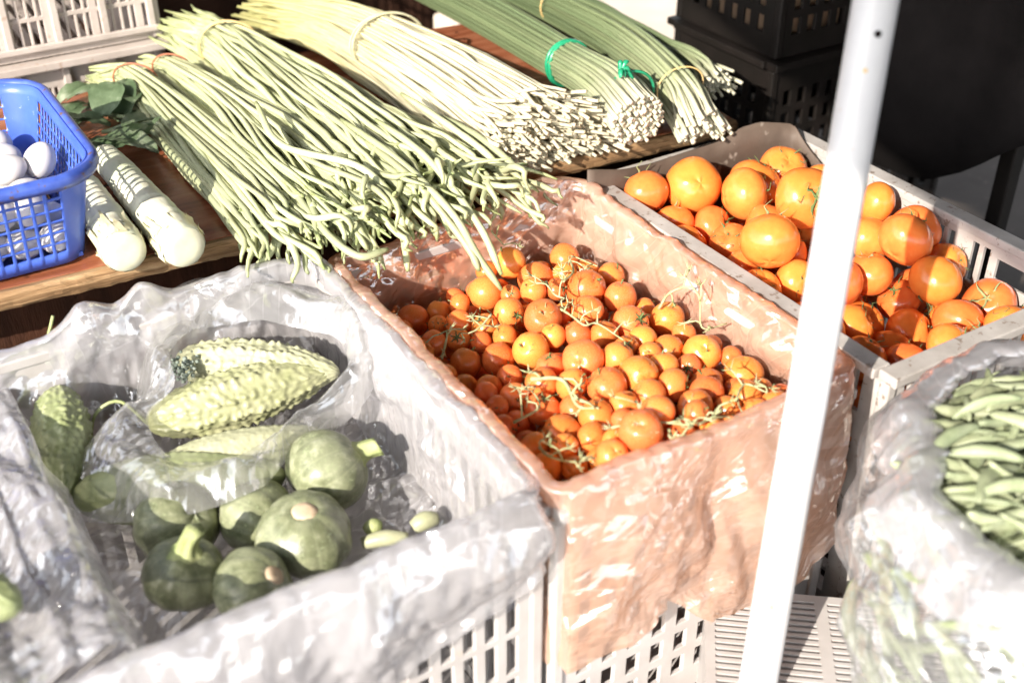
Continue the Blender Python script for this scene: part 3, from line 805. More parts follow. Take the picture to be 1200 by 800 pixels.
em.lathe(prof, 28); EGG = em.mesh('egg'); EGG.materials.append(M['egg'])
def egg(p, rot, lab=None):
    o = bpy.data.objects.new('egg', EGG); COL.objects.link(o); o.location = p; o.rotation_euler = rot
    tag(o, lab or 'white egg heaped inside the blue mesh basket', 'egg', 'eggs in the blue basket')
ce = 0
for lay in range(2):
    for i in range(8):
        for j in range(6):
            if j > 1 and lay < 1: continue
            x = bx0+.026+i*.0435+(lay % 2)*.02; y = by0+.024+j*.046+(lay % 2)*.016
            if x > bx1-.022+.006*lay or x < .0: continue
            egg((x+random.uniform(-.003,.003), y-.004*lay, bz0+.03+lay*.036+random.uniform(-.003,.003)), (random.uniform(.9,1.9), random.uniform(-.5,.5), random.uniform(0,6)))
egg(at(47,187,.118), (.5,.2,.6), 'white egg standing highest at the right of the basket, half lit')
egg(at(8,199,.116), (1.3,.3,1.2), 'white egg lying at the top beside the upright one in the basket')

# ------------------------------------------------------------------ two white stems on the board
def stem(pend, ptip, r0, r1, seed, label):
    d = (ptip-pend); Ln = d.length
    q = d.normalized().to_track_quat('Z', 'Y')
    r = empty('stem_vegetable', pend, q); tag(r, label, 'vegetable')
    b = MB(); V = []; F = []; n, m_ = 36, 60
    rings = [0, .16, .34, .52, .68, .82]
    for j in range(m_):
        t_ = j/(m_-1)
        rr_ = lerp(r0, r1, t_**1.3)
        nd = min(abs(t_-k) for k in rings[1:])
        rr_ *= 1-.10*math.exp(-(nd/.012)**2)+.03*math.exp(-((nd-.03)/.02)**2)
        if j < 3: rr_ *= (.93, .98, 1)[j]
        for k in range(n):
            th = 2*pi*k/n
            rk = rr_*(1+.06*ns(math.cos(th)*1.5+seed, math.sin(th)*1.5, t_*5)+.05*ns(math.cos(th)*5+seed, math.sin(th)*5, t_*7)+.03*ns(math.cos(th)*14+seed, math.sin(th)*14, t_*9))
            V.append((rk*math.cos(th), rk*math.sin(th), t_*Ln))
    F = [(j*n+k, j*n+(k+1) % n, (j+1)*n+(k+1) % n, (j+1)*n+k) for j in range(m_-1) for k in range(n)]
    F.append(tuple((m_-1)*n+k for k in range(n)))
    b.add(V, F); b.build('stalk', M['stem_veg'], r)
    b = MB(); b.lathe([(.0001,-.004),(r0*.5,-.0045),(r0*.8,-.003),(r0*.93,.0005)], 36); b.build('cut_end', M['stem_cut'], r)
    rr = random.Random(seed); b = MB()          # dry husk ring round the cut end
    for k in range(26):
        a = rr.uniform(0, 6.28); w = rr.uniform(.1, .3); l = rr.uniform(.01, .05); z0_ = rr.uniform(0, .03)
        V = []
        for i in range(4):
            tt = i/3
            for s_ in (-1, 1):
                aa = a+s_*w*(1-tt*.8)
                rk = r0*1.035+.003*tt*rr.uniform(-.2, 1.6); V.append((rk*math.cos(aa), rk*math.sin(aa), z0_+l*tt))
        b.add(V, [(2*i, 2*i+1, 2*i+3, 2*i+2) for i in range(3)])
    b.build('husk', M['husk'], r)
stem(at(147,296,.049), at(100,222,.045), .0285, .023, 1, 'shorter thick white vegetable stem lying right against the blue basket')
stem(at(216,290,.05), at(124,185,.045), .0295, .021, 2, 'longer ringed white vegetable stem lying beside the bean bundles')

# ------------------------------------------------------------------ leafy greens behind the stems
def leaf(b, p, d, ln, w, droop, seed):
    rr = random.Random(seed); d = d.normalized(); side = d.cross(Vector((0, 0, 1))).normalized(); V = []; F = []; n, m_ = 12, 9
    for i in range(n):
        t_ = i/(n-1); c = p+d*ln*t_+Vector((0, 0, ln*(.25*t_-droop*t_*t_)))
        ww = w*math.sin(pi*min(1, .08+t_*.92))**.7
        for j in range(m_):
            s_ = (j/(m_-1)-.5)*2
            z = .35*abs(s_)*ww*(.6)+.18*w*ns(t_*6+seed, s_*4)+.08*w*ns(t_*17+seed, s_*9)
            ed = 1+.18*ns(t_*12+seed, j > m_/2, 3)
            V.append(c+side*ww*s_*ed+Vector((0, 0, z)))
    F = [(i*m_+j, (i+1)*m_+j, (i+1)*m_+j+1, i*m_+j+1) for i in range(n-1) for j in range(m_-1)]
    b.add(V, F)
gr = empty('leafy_greens', at(130,150,.025)); tag(gr, 'wilted dark green leafy bunch behind the white stems', 'greens')
base = Vector(gr.location)
for i in range(26):
    b = MB(); u = random.uniform(98, 190); v = 100+random.uniform(0, 75)+(u-98)*.15
    p = at(u, v, random.uniform(.026, .05))-base
    d = Vector((random.uniform(-1, 1), random.uniform(-1, .3), random.uniform(.0, .35)))
    leaf(b, p, d, random.uniform(.05, .10), random.uniform(.016, .03), random.uniform(.3, .8), i)
    b.build('leaf', M['leaf'], gr)
for i in range(7):
    b = MB(); p = at(random.uniform(110, 150), random.uniform(100, 170), .035)-base
    q = p+Vector((random.uniform(.02, .09), random.uniform(-.12, .02), random.uniform(-.01, .015)))
    b.tube(catmull([p, (p+q)/2+Vector((0, 0, .012)), q], 8), .0035, 6); b.build('stalk', M['scape'], gr)

# ------------------------------------------------------------------ bundles of stalks
def bundle(name, label, cat, stations, count, r, part, mat, seed, extra=0, round_=False, jit=.012, end_jit=.06, tail_jit=.03, wob=.004, npts=22, tipr=.5, hookz=0, tapn=2.0):
    """stations: (bottom centre Vector, half width, height, lateral Vector). Every stalk keeps its place in the bundle's section."""
    rr = random.Random(seed)
    root = empty(name, stations[len(stations)//2][0]); base = Vector(root.location); tag(root, label, cat)
    S = []
    tot = count+extra; k = 0; g = 0
    ph = (1+5**.5)/2
    while len(S) < tot:
        k += 1
        rad = math.sqrt((k-.5)/(tot*(1 if round_ else 1.0))); a = 2*pi*k/ph**2
        if round_:
            if k > tot: break
            S.append((min(1, rad)*math.cos(a), .5+.5*min(1, rad)*math.sin(a)))
        else:
            rad = math.sqrt((k-.5)/(2*tot)); 
            if k > 2*tot+4: break
            if math.sin(a) >= -.02: S.append((min(1, rad)*math.cos(a), max(0, min(1, rad)*math.sin(a))))
    # the outermost (seen) ones first, so that they are the parts of their own
    S.sort(key=lambda q: -((q[0])**2+((q[1]-.5)*2 if round_ else q[1])**2))
    rest = MB()
    for i, (a, bb) in enumerate(S):
        P = []
        e0 = rr.uniform(-1, 1)*tail_jit; e1 = rr.uniform(-1, .6)*end_jit
        for j, (c, w, h, lat) in enumerate(stations):
            jj = jit*(.25 if 0 < j < len(stations)-1 else 1)*w/.05
            P.append(c+lat*(a*w+rr.uniform(-jj, jj)*.5)+Vector((0, 0, max(r, bb*h+r+rr.uniform(-jj, jj)*.35))))
        d0 = (P[0]-P[1]).normalized(); d1 = (P[-1]-P[-3]).normalized()
        P[0] = P[0]+d0*e0; P[-1] = P[-1]+d1*e1; P[-2] = P[-2]+d1*min(0, e1)*.85
        if hookz and rr.random() < .35:
            P.append(P[-1]+d1*rr.uniform(.008, .03)+Vector((rr.uniform(-.012, .012), 0, -rr.uniform(.2, 1)*hookz)))
        C = catmull(P, npts)
        for j in range(npts):
            C[j] = C[j]+Vector((ns(i*3.1, j*.28, 1), ns(i*3.1, j*.28, 5), .5*ns(i*3.1, j*.28, 9)))*wob
        k0 = rr.uniform(.82, 1.15)
        rad = [r*k0*(tipr+(1-tipr)*min(1, j/2.0))*(tipr+(1-tipr)*min(1, (npts-1-j)/tapn)**.7)*(1+.07*math.sin(j*1.9+i)) for j in range(npts)]
        C = [c-base for c in C]
        if i < count:
            b = MB(); b.tube(C, rad, 7); b.build(part, mat, root)
        else: rest.tube(C, rad, 6)
    if extra: tag(rest.build(part, mat, root), kind='stuff')
    return root, base
def band(root, base, c, w, h, lat, up_, axis, mat, r=.0016, name='rubber_band', turns=1, n=36):
    b = MB()
    for t_ in range(turns):
        P = []
        for k in range(n+1):
            q = 2*pi*k/n
            P.append(c+lat*math.cos(q)*w+Vector((0, 0, h/2+math.sin(q)*h*.5))+axis*(t_*.006+.002*math.sin(q*2+t_))-base)
        b.tube(P, r, 6, False)
    return b.build(name, mat, root)
XL = Vector((1, -.06, 0)).normalized()
# long beans, big bundle
stA = [(at(222,52,.045), .05, .05, Vector((.8,-.5,0)).normalized()), (at(272,82,.03), .05, .075, Vector((.9,-.35,0)).normalized()), (at(345,128,.024), .085, .07, Vector((.95,-.2,0)).normalized()),
       (at(425,185,.022), .12, .062, XL), (at(486,233,.022), .142, .055, XL), (at(505,252,.016), .147, .045, XL)]
rA, bA = bundle('bean_bundle', 'large bundle of pale green long beans fanned across the board, tied with a yellow band', 'long beans', stA, 100, .0044, 'bean', M['bean'], 21, extra=130, tapn=5.0, tipr=.3, jit=.04, end_jit=.10, hookz=.035, wob=.013, npts=34)
band(rA, bA, stA[1][0], .053, .088, stA[1][3], None, Vector((.1,-.9,0)), M['rubber'], turns=2)
stB = [(at(128,108,.026), .035, .03, Vector((.6,-.8,0)).normalized()), (at(163,115,.026), .035, .05, Vector((.8,-.6,0)).normalized()), (at(225,165,.022), .058, .045, Vector((.9,-.4,0)).normalized()),
       (at(300,228,.022), .075, .038, XL), (at(352,276,.022), .09, .034, XL), (at(365,292,.012), .095, .03, XL)]
rB, bB = bundle('bean_bundle', 'smaller long bean bundle beside the white stems, crossed by the basket shadow', 'long beans', stB, 90, .0044, 'bean', M['bean'], 22, tapn=5.0, tipr=.3, jit=.034, end_jit=.08, hookz=.035, wob=.008, npts=26)
band(rB, bB, stB[1][0], .038, .06, stB[1][3], None, Vector((.4,-.8,0)), M['red_band'])
stC = [(at(186,92,.03), .03, .03, Vector((.7,-.7,0)).normalized()), (at(205,100,.03), .032, .045, Vector((.8,-.6,0)).normalized()), (at(270,140,.03), .05, .05, Vector((.9,-.4,0)).normalized()), (at(350,200,.04), .08, .035, XL), (at(430,262,.03), .09, .03, XL)]
rC, bC = bundle('bean_bundle', 'middle long bean bundle lying half under the large one, tied with a thin brown band', 'long beans', stC, 70, .0044, 'bean', M['bean'], 23, tapn=5.0, tipr=.3, jit=.036, end_jit=.09, hookz=.04, wob=.009, npts=26)
band(rC, bC, stC[1][0], .034, .055, stC[1][3], None, Vector((.4,-.8,0)), M['red_band'])
loose = [([(400,140,.10),(470,190,.085),(530,250,.05),(560,300,-.005),(588,340,-.045)], 'longest loose bean hanging deepest over the small tomatoes'),
         ([(420,160,.09),(485,212,.075),(545,285,.01),(562,318,-.02)], 'loose long bean hanging left of the longest one over the orange film'),
         ([(440,140,.10),(500,185,.085),(560,262,.03),(588,322,-.02)], 'loose long bean hanging just right of the longest one'),
         ([(500,130,.09),(560,160,.08),(610,205,.05),(622,255,-.0)], 'loose long bean hanging past the board edge under the yellow chives'),
         ([(470,110,.1),(530,150,.09),(580,190,.06),(632,258,-.02)], 'loose bean hanging furthest right toward the grey crate'),
         ([(430,200,.07),(466,245,.05),(474,285,.0),(478,318,-.03)], 'straight loose bean hanging over the back wall of the orange film'),
         ([(360,230,.06),(380,270,.045),(420,300,.03),(455,292,.03)], 'curled loose bean over the corner between both film bags'),
         ([(310,210,.05),(325,250,.04),(320,290,.02),(292,322,.0)], 'loose bean curling forward onto the white film'),
         ([(300,120,.12),(330,170,.1),(420,195,.09),(470,240,.05)], 'loose bean lying crosswise on top of the fanned beans')]
for p, lab in loose:
    C = catmull([at(*q) for q in p], 24); b = MB(); b.tube(C, [.0052*min(1, .45+.25*min(j, 23-j))*(1+.06*math.sin(j*2)) for j in range(24)], 8)
    tag(b.build('long_bean', M['bean']), lab, 'long bean')
# yellow chives
stD = [(at(338,32,.04), .065, .05, XL), (at(395,50,.03), .062, .075, XL), (at(455,84,.024), .066, .095, XL), (at(540,135,.022), .085, .105, XL), (at(610,176,.022), .105, .10, XL), (at(650,194,.022), .11, .095, XL)]
rD, bD = bundle('chive_bundle', 'thick bundle of yellow-white chives with cut ends toward the tomatoes', 'chives', stD, 100, .0031, 'chive_stalk', M['chive'], 31, extra=470, jit=.03, end_jit=.03, tail_jit=.05, wob=.005, tipr=.85)
band(rD, bD, stD[2][0], .068, .105, XL, None, Vector((.2,-.9,0)), M['husk'], .002, 'tie', 2)
# garlic scapes
stE = [(at(470,-15,.05), .04, .045, XL), (at(560,34,.05), .04, .065, XL), (at(663,97,.058), .034, .065, XL), (at(715,133,.052), .04, .072, XL), (at(748,172,.042), .044, .076, XL)]
rE, bE = bundle('scape_bundle', 'round bundle of green garlic stems bound with bright green tape', 'garlic stems', stE, 100, .0036, 'stalk', M['scape'], 41, extra=45, round_=True, jit=.006, end_jit=.008, tail_jit=.08, wob=.002, tipr=.9)
band(rE, bE, stE[2][0]-Vector((0,0,.003)), .037, .074, XL, None, Vector((.2,-.9,0)), M['green_tape'], .0035, 'green_tape', 2)
o = band(rE, bE, stE[3][0]+Vector((.012,-.03,-.004)), .045, .080, XL, None, Vector((.2,-.9,0)), M['green_tape'], .0025, 'green_tape', 1)
b = MB()
kp = stE[3][0]+Vector((-.01,-.035,.078))-bE
for k in range(7):
    d = Vector((random.uniform(-1,1), random.uniform(-1,.4), random.uniform(-.2,.8))).normalized()*random.uniform(.012,.028)
    b.tube(catmull([kp, kp+d*.5+Vector((0,0,.008)), kp+d], 6), [.003,.004,.004,.004,.003,.001], 5)
b.build('tape_knot', M['green_tape'], rE)
stF = [(at(570,-15,.045), .038, .05, XL), (at(655,28,.05), .038, .06, XL), (at(735,75,.055), .04, .065, XL), (at(795,128,.045), .042, .06, XL), (at(825,168,.02), .05, .045, XL)]
rF, bF = bundle('scape_bundle', 'slack bundle of green garlic stems with drooping pale ends and a yellow band', 'garlic stems', stF, 80, .0038, 'stalk', M['scape'], 42, jit=.014, end_jit=.02, tail_jit=.06, wob=.004, tipr=.9)
band(rF, bF, stF[3][0], .044, .07, XL, None, Vector((.2,-.9,0)), M['rubber'], .0014)
band(rF, bF, stF[1][0], .04, .068, XL, None, Vector((.2,-.9,0)), M['rubber'], .0014)
stG = [(at(690,20,.035), .03, .03, XL), (at(760,62,.035), .03, .035, XL), (at(815,92,.035), .035, .04, Vector((1,.1,0)).normalized()), (at(842,118,.025), .05, .045, Vector((1,.2,0)).normalized())]
rG, bG = bundle('scape_bundle', 'rearmost bundle of garlic stems with spread dark green and white ends', 'garlic stems', stG, 46, .0034, 'stalk', M['scape'], 43, jit=.03, end_jit=.02, tail_jit=.05, wob=.005, tipr=.85)

# ------------------------------------------------------------------ squashes and melons in the white film
def squash_mesh(name, flat, ribs, seed, n=60, m_=30):
    V = []; T = []
    for j in range(m_+1):
        ph = pi*j/m_
        for k in range(n):
            th = 2*pi*k/n
            g_ = abs(math.cos(ribs*th/2))**.6
            r_ = math.sin(ph)*(1-.045*(1-g_)*math.sin(ph)**.5)
            z = math.cos(ph)*flat
            z -= .13*math.exp(-(r_/.25)**2)*(1 if ph < pi/2 else -.6)
            d = 1+.10*ns(math.cos(th)*.9+seed*3, math.sin(th)*.9, z*.9)+.015*ns(math.cos(th)*4+seed, math.sin(th)*4, z*4)
            V.append((r_*math.cos(th)*d, r_*math.sin(th)*d, z*d)); T.append(g_+.001)
    F = [(j*n+k, (j+1)*n+k, (j+1)*n+(k+1) % n, j*n+(k+1) % n) for j in range(m_) for k in range(n)]
    b = MB(); b.add(V, F, T); return b.mesh(name)
def squash(u, v, r, z, axis, label, stemlen, flat=.82, seed=1, scar=False):
    p = at(u, v, z); dep = (p-EYE).dot(FW); R_ = r*dep/FPX
    q = Vector(axis).normalized().to_track_quat('Z', 'Y') @ Quaternion((0,0,1), seed)
    root = empty('round_squash', p, q); tag(root, label, 'squash')
    me = squash_mesh('body', flat, 10, seed); me.transform(Matrix.Scale(R_, 4)); link('body', me, M['squash'], root)
    top = flat*R_*.87
    if scar:
        b = MB(); V = []
        prof = [(.0001, top+.003), (.006, top+.0035), (.010, top+.002), (.0125, top-.003)]
        b.lathe([(a*R_/.042, z_) for a, z_ in prof], 20); 
        b.v = [(x*(1+.15*ns(x*90, y*90)), y*(1+.15*ns(y*90, x*90, 4)), z_) for x, y, z_ in b.v]
        b.build('stem_scar', M['squash_scar'], root)
    else:
        b = MB(); V = []; n, m_ = 30, 10
        bend = Vector((.25, .15, 1))
        for j in range(m_):
            t_ = j/(m_-1); rr_ = R_*(.36*math.exp(-t_*5)+.17+.05*t_)
            for k in range(n):
                th = 2*pi*k/n; rk = rr_*(1+.2*abs(math.cos(2.5*th))-.1)
                V.append((rk*math.cos(th)+.25*stemlen*t_*t_, rk*math.sin(th)+.1*stemlen*t_*t_, top-.004+stemlen*t_))
        F = [(j*n+k, j*n+(k+1) % n, (j+1)*n+(k+1) % n, (j+1)*n+k) for j in range(m_-1) for k in range(n)]
        F.append(tuple((m_-1)*n+k for k in range(n)))
        b.add(V, F); b.build('stem', M['squash_stem'], root)
squash(207,613,51,-.135,(-.3,.5,-.5),'dark round squash behind the one with the upright stem',.02,.9,1)
squash(299,604,44,-.137,(-.5,.7,.1),'small dark round squash in the middle of the group, shaded below',.012,.92,2)
squash(384,553,51,-.125,(.85,-.1,.35),'largest pale green squash at the back with its stem pointing right',.032,.88,3)
squash(356,626,57,-.128,(.05,-.15,.95),'pale ribbed squash with a brown stem scar on top',.0,.78,4,True)
squash(217,672,50,-.128,(.12,-.12,.98),'dark ribbed squash with a tall upright green stem',.036,.8,5)
squash(298,690,50,-.128,(.5,-.4,.6),'squash half hidden behind the front film edge',.0,.85,6,True)

def melon(name, label, p0, p1, rmax, mat, seed, warts=1.0, ridges=10, flat=1.0, n=96, m_=110):
    """bitter melon: a spindle with long broken ridges and warts"""
    d = p1-p0; Ln = d.length; q = d.normalized().to_track_quat('Z', 'Y')
    root = empty(name, p0, q); V = []
    for j in range(m_+1):
        t_ = j/m_; rr_ = rmax*(max(0, math.sin(pi*t_**.92))**.48)*(1-.12*t_)
        for k in range(n):
            th = 2*pi*k/n
            w1 = max(0, math.cos(ridges*th+1.2*ns(t_*4+seed, th*.5)))*.55
            P_ = Vector((math.cos(th)*3.2, math.sin(th)*3.2, t_*Ln/rmax*3.2))*1.5
            dist = noise.voronoi(P_+Vector((seed*7, 0, 0)))[0][0]
            w2 = max(0, 1-dist*1.5)
            rk = rr_*(1+warts*(.12*w1*(.4+w2)+.07*w2)-.05)
            V.append((rk*math.cos(th), rk*math.sin(th)*flat, t_*Ln+.05*rmax*ns(th, t_*9)))
    F = [(j*n+k, j*n+(k+1) % n, (j+1)*n+(k+1) % n, (j+1)*n+k) for j in range(m_) for k in range(n)]
    b = MB(); b.add(V, F); b.build('body', mat, root)
    tag(root, label, 'bitter melon')
    return root
m1 = melon('bitter_melon', 'dark green warty bitter melon standing in the shaded left corner of the film', at(70,455,-.07), at(72,588,-.125), .037, M['melon_green'], 1.3, warts=1.2)
b = MB(); b.tube(catmull([at(72,462,-.075)-Vector(m1.location), at(52,425,-.05)-Vector(m1.location), at(62,370,.005)-Vector(m1.location)], 12), .0022, 6)
sm = b.build('stem', M['squash_stem'], m1); sm.matrix_parent_inverse = Matrix(); sm.rotation_mode = 'QUATERNION'; sm.rotation_quaternion = m1.rotation_quaternion.inverted()
m2 = melon('bitter_melon', 'upper pale yellow-green bitter melon with grey mould at its left end', at(206,424,-.085), at(398,436,-.085), .037, M['melon_pale'], 2.1, warts=1.5)
b = MB(); 
for k in range(9):
    pass
m3 = melon('bitter_melon', 'lower pale bitter melon lying across in front of the mouldy one', at(172,497,-.105), at(392,432,-.085), .042, M['melon_mid'], 3.4, flat=.9, warts=1.5)
b = MB(); L3 = Vector(m3.location); b.tube(catmull([at(174,497,-.105)-L3, at(140,470,-.08)-L3, at(112,485,-.09)-L3, at(106,520,-.14)-L3], 14), .0022, 6)
sm = b.build('stem', M['squash_stem'], m3); sm.rotation_mode = 'QUATERNION'; sm.rotation_quaternion = m3.rotation_quaternion.inverted()
# mould patch on the upper melon
V = []; F = []; n = 14
c0 = at(214,432,-.062)-Vector(m2.location)
b = MB()
for i in range(110):
    d = Vector((random.gauss(0,.008), random.gauss(0,.009), random.gauss(0,.006)))
    b.lathe([(.0001,-.003),(.0028,-.0015),(.0034,0),(.0028,.0018),(.0001,.003)], 7, Matrix.Translation(c0+d) @ Matrix.Scale(random.uniform(.3,1.0), 4))
sm = b.build('mould_patch', M['mold'], m2); sm.rotation_mode = 'QUATERNION'; sm.rotation_quaternion = m2.rotation_quaternion.inverted()
m4 = melon('bitter_melon', 'dark green melon lying under the inner film beside the squashes', at(86,584,-.13), at(335,556,-.125), .046, M['melon_green'], 4.8, warts=.4)
m5 = melon('bitter_melon', 'pale melon showing faintly under the inner film', at(185,548,-.115), at(385,508,-.11), .03, M['melon_pale'], 6.2, warts=.6)
m6 = melon('bitter_melon', 'dark melon tip lying on the film flap at the left edge of the squash crate', at(-60,684,-.005), at(24,712,-.01), .026, M['melon_green'], 7.7)
def stub(u0, v0, u1, v1, z, r, mat, label, nm='squash_piece'):
    p, q = at(u0, v0, z), at(u1, v1, z+.003); b = MB(); C = catmull([p, (p+q)/2+Vector((0,0,.004)), q], 10)
    b.tube(C, [r*(.55+.45*math.sin(pi*min(1,.12+i/9*.8))) for i in range(10)], 14)
    tag(b.build(nm, mat), label, 'vegetable piece')
stub(425,636,478,630,-.15,.0095,M['melon_pale'],'pale green courgette piece right of the scarred squash')
stub(484,618,512,607,-.15,.011,M['melon_pale'],'short pale cut piece lying against the front film')
stub(429,622,446,616,-.148,.009,M['squash_stem'],'small brown-green stub beside the pale piece')

# inner film bag round the pale melons
inner = [(205,455,-.06),(200,415,-.045),(235,388,-.04),(310,382,-.04),(385,396,-.045),(408,425,-.05),(390,455,-.06),(340,500,-.075),(285,535,-.085),(230,545,-.09),(190,530,-.09),(175,490,-.085)]
outer = [(150,500,-.15),(160,400,-.10),(215,335,-.04),(320,335,-.03),(430,370,-.03),(447,430,-.06),(415,490,-.10),(345,535,-.115),(300,578,-.095),(190,612,-.115),(78,608,-.15),(85,545,-.12)]
def ringpts(P, n):
    P = [at(*q) for q in P]; m_ = len(P); out = []
    for j in range(n):
        x = j/n*m_; i = int(x); t_ = x-i
        a, b_, c, d = P[(i-1) % m_], P[i % m_], P[(i+1) % m_], P[(i+2) % m_]
        out.append(.5*((2*b_)+(c-a)*t_+(2*a-5*b_+4*c-d)*t_*t_+(3*b_-a-3*c+d)*t_**3))
    return out
n, m_ = 260, 40
FIN = make_folds(9)
A, B_ = ringpts(inner, n), ringpts(outer, n)
V = []
for i in range(n):
    for j in range(m_):
        t_ = j/(m_-1); p = A[i].lerp(B_[i], t_)
        p.z += .022*math.sin(pi*t_)+.002
        p.z += .5*crease(FIN, p.x*1.2, p.y*1.2)*(.3+.7*math.sin(pi*t_))+.003
        V.append(p)
F = [(i*m_+j, ((i+1) % n)*m_+j, ((i+1) % n)*m_+j+1, i*m_+j+1) for i in range(n) for j in range(m_-1)]
b = MB(); b.add(V, F)
tag(b.build('film_bag', M['inner_film']), 'smaller cloudy inner plastic bag opened round the pale bitter melons', 'plastic bag')

# crumpled flap of film lying down the left side of the squash crate
edge = [(-6,440,-.06),(14,470,-.055),(38,520,-.05),(62,570,-.048),(92,630,-.046),(122,690,-.042),(146,732,-.02),(156,758,-.005)]
FLP = [(math.cos(a_), math.sin(a_), f, ph, am, mo) for (a_, (dx, dy, f, ph, am, mo)) in zip([random.Random(4).gauss(pi/2, .35) if q_ % 3 else .6 for q_ in range(11)], make_folds(4))]
EP = catmull([at(*q) for q in edge], 160); V = []; m_ = 60
for i, e in enumerate(EP):
    for j in range(m_):
        if j < 14: k = j/13; p = Vector((e.x+.012*(1-k)+.01*math.sin(k*3), e.y, lerp(-.165, e.z, k)))
        else: k = (j-13)/(m_-14); p = Vector((e.x-.17*k, e.y+.02*k, e.z+.012*math.sin(pi*min(1, k*2.5))-.02*k))
        h = .6*crease(FLP, i*.0026, j*.008)
        V.append(p+(Vector((h, 0, 0)) if j < 12 else Vector((h*.4, 0, h))))
F = [(i*m_+j, (i+1)*m_+j, (i+1)*m_+j+1, i*m_+j+1) for i in range(159) for j in range(m_-1)]
b = MB(); b.add(V, F)
tag(b.build('film_sheet', M['white_film']), 'crumpled flap of clear film folded down at the left of the squash crate', 'plastic film')

# ------------------------------------------------------------------ sack of pods at the right
SC = Vector((1.01, .445, 0))
def sack_r(th, z):
    t_ = (z-(-.292))/.332
    sq_ = 1+.10*abs(math.cos(2*th))-.05
    if z < -.05: r_ = .275*(.72+.28*math.sin(min(1, (z+.292)/.16)*pi/2))
    else: r_ = .275-.075*((z+.05)/.09)**1.6
    return r_*sq_
FSK = make_folds(12, vert=.7)
n = 420; zs = [-.292+.332*j/37 for j in range(38)]
V = []; rows = len(zs)+10
for i in range(n):
    th = 2*pi*i/n; cx, sx = math.cos(th), math.sin(th)
    def P_(r_, z):
        h = .5*crease(FSK, th*.26*min(1, 2*(pi-abs(th-pi))), z)
        return Vector((SC.x+cx*(r_+h), SC.y+sx*(r_+h), z+.01*ns(cx*3, sx*3, 4)))
    for z in zs: V.append(P_(sack_r(th, z), z))
    rm = sack_r(th, zs[-1])
    for j in range(10):                              # rolled mouth, turned outward and hanging back down
        k = (j+1)/10; V.append(P_(rm+.004+.055*k+.012*math.sin(pi*k), .04+.016*math.sin(pi*min(1, k*1.6))-.05*k))
F = [(i*rows+j, ((i+1) % n)*rows+j, ((i+1) % n)*rows+j+1, i*rows+j+1) for i in range(n) for j in range(rows-1)]
b = MB(); b.add(V, F)
so_ = b.build('film_sack', M['sack_film']); so_.data.materials.append(M['sack_roll'])
so_.data.polygons.foreach_set('material_index', [1 if (q_ % (rows-1)) > len(zs)-8 else 0 for q_ in range(len(F))])
tag(so_, 'bulging clear plastic sack of green pods with a rolled open mouth', 'plastic bag')
def pod_mesh(seed):
    rr = random.Random(seed); b = MB(); n_ = 16; bend = rr.uniform(-.012, .012); Ln = rr.uniform(.062, .085)
    V = []; k_ = 10
    for i in range(n_):
        t_ = i/(n_-1); w = .0076*math.sin(pi*min(1, max(0, .04+.93*t_)))**.5*(1+.04*math.sin(t_*22)); hgt = w*.62*(1+.10*math.sin(t_*22))
        if i in (0, n_-1): w *= .3; hgt *= .3
        for k in range(k_):
            a = 2*pi*k/k_; V.append((w*math.cos(a)+bend*math.sin(pi*t_), hgt*math.sin(a), (t_-.5)*Ln))
    F = [(i*k_+k, i*k_+(k+1) % k_, (i+1)*k_+(k+1) % k_, (i+1)*k_+k) for i in range(n_-1) for k in range(k_)]
    F += [tuple(range(k_-1, -1, -1)), tuple((n_-1)*k_+k for k in range(k_))]
    b.add(V, F)
    e = Vector((0, 0, Ln/2)); b.tube([e-Vector((0,0,.002)), e+Vector((.001,0,.005)), e+Vector((.003,.001,.010))], [.0014,.0011,.0009], 5)
    me = b.mesh('pod'); me.materials.append(M['pod']); return me
POD = [pod_mesh(s) for s in range(6)]
rr = random.Random(5)
def pod(p, d, lab):
    o = bpy.data.objects.new('pod', rr.choice(POD)); COL.objects.link(o); o.location = p
    o.rotation_mode = 'QUATERNION'; o.rotation_quaternion = Vector(d).to_track_quat('Z', 'Y') @ Quaternion((0,0,1), rr.uniform(0, 6)); o.scale = (rr.uniform(.85,1.15),)*3
    tag(o, lab, 'pod', 'green pods in the open sack' if 'mouth' in lab else 'green pods behind the sack film')
placed = []
for _ in range(12000):
    if len(placed) > 195: break
    a = rr.uniform(0, 2*pi); q = .205*math.sqrt(rr.random()); x, y = SC.x+q*math.cos(a), SC.y+q*math.sin(a)
    z = .045-.45*q*q+rr.uniform(-.045, .006)
    e_ = Vector((x, y, z))-EYE
    if 600+FPX*e_.dot(RT)/e_.dot(FW) > 1225: continue
    if any((x-s[0])**2+(y-s[1])**2+((z-s[2])*1.6)**2 < .0145**2 for s in placed): continue
    placed.append((x, y, z)); th = rr.gauss(-.35, .5)
    pod((x, y, z), (math.cos(th), math.sin(th), rr.uniform(-.3, .3)), 'pale green pod heaped in the open mouth of the plastic sack')
placed = []
for _ in range(6000):
    if len(placed) > 98: break
    th = rr.uniform(math.radians(150), math.radians(265)); z = rr.uniform(-.2, .0)
    r_ = sack_r(th, z)-.012-rr.uniform(0, .01); x, y = SC.x+r_*math.cos(th), SC.y+r_*math.sin(th)
    if any((x-s[0])**2+(y-s[1])**2+(z-s[2])**2 < .021**2 for s in placed): continue
    placed.append((x, y, z)); tz = rr.uniform(-1, 1)
    pod((x, y, z), (-math.sin(th)*math.cos(tz), math.cos(th)*math.cos(tz), math.sin(tz)), 'green pod pressed against the inside of the clear sack')

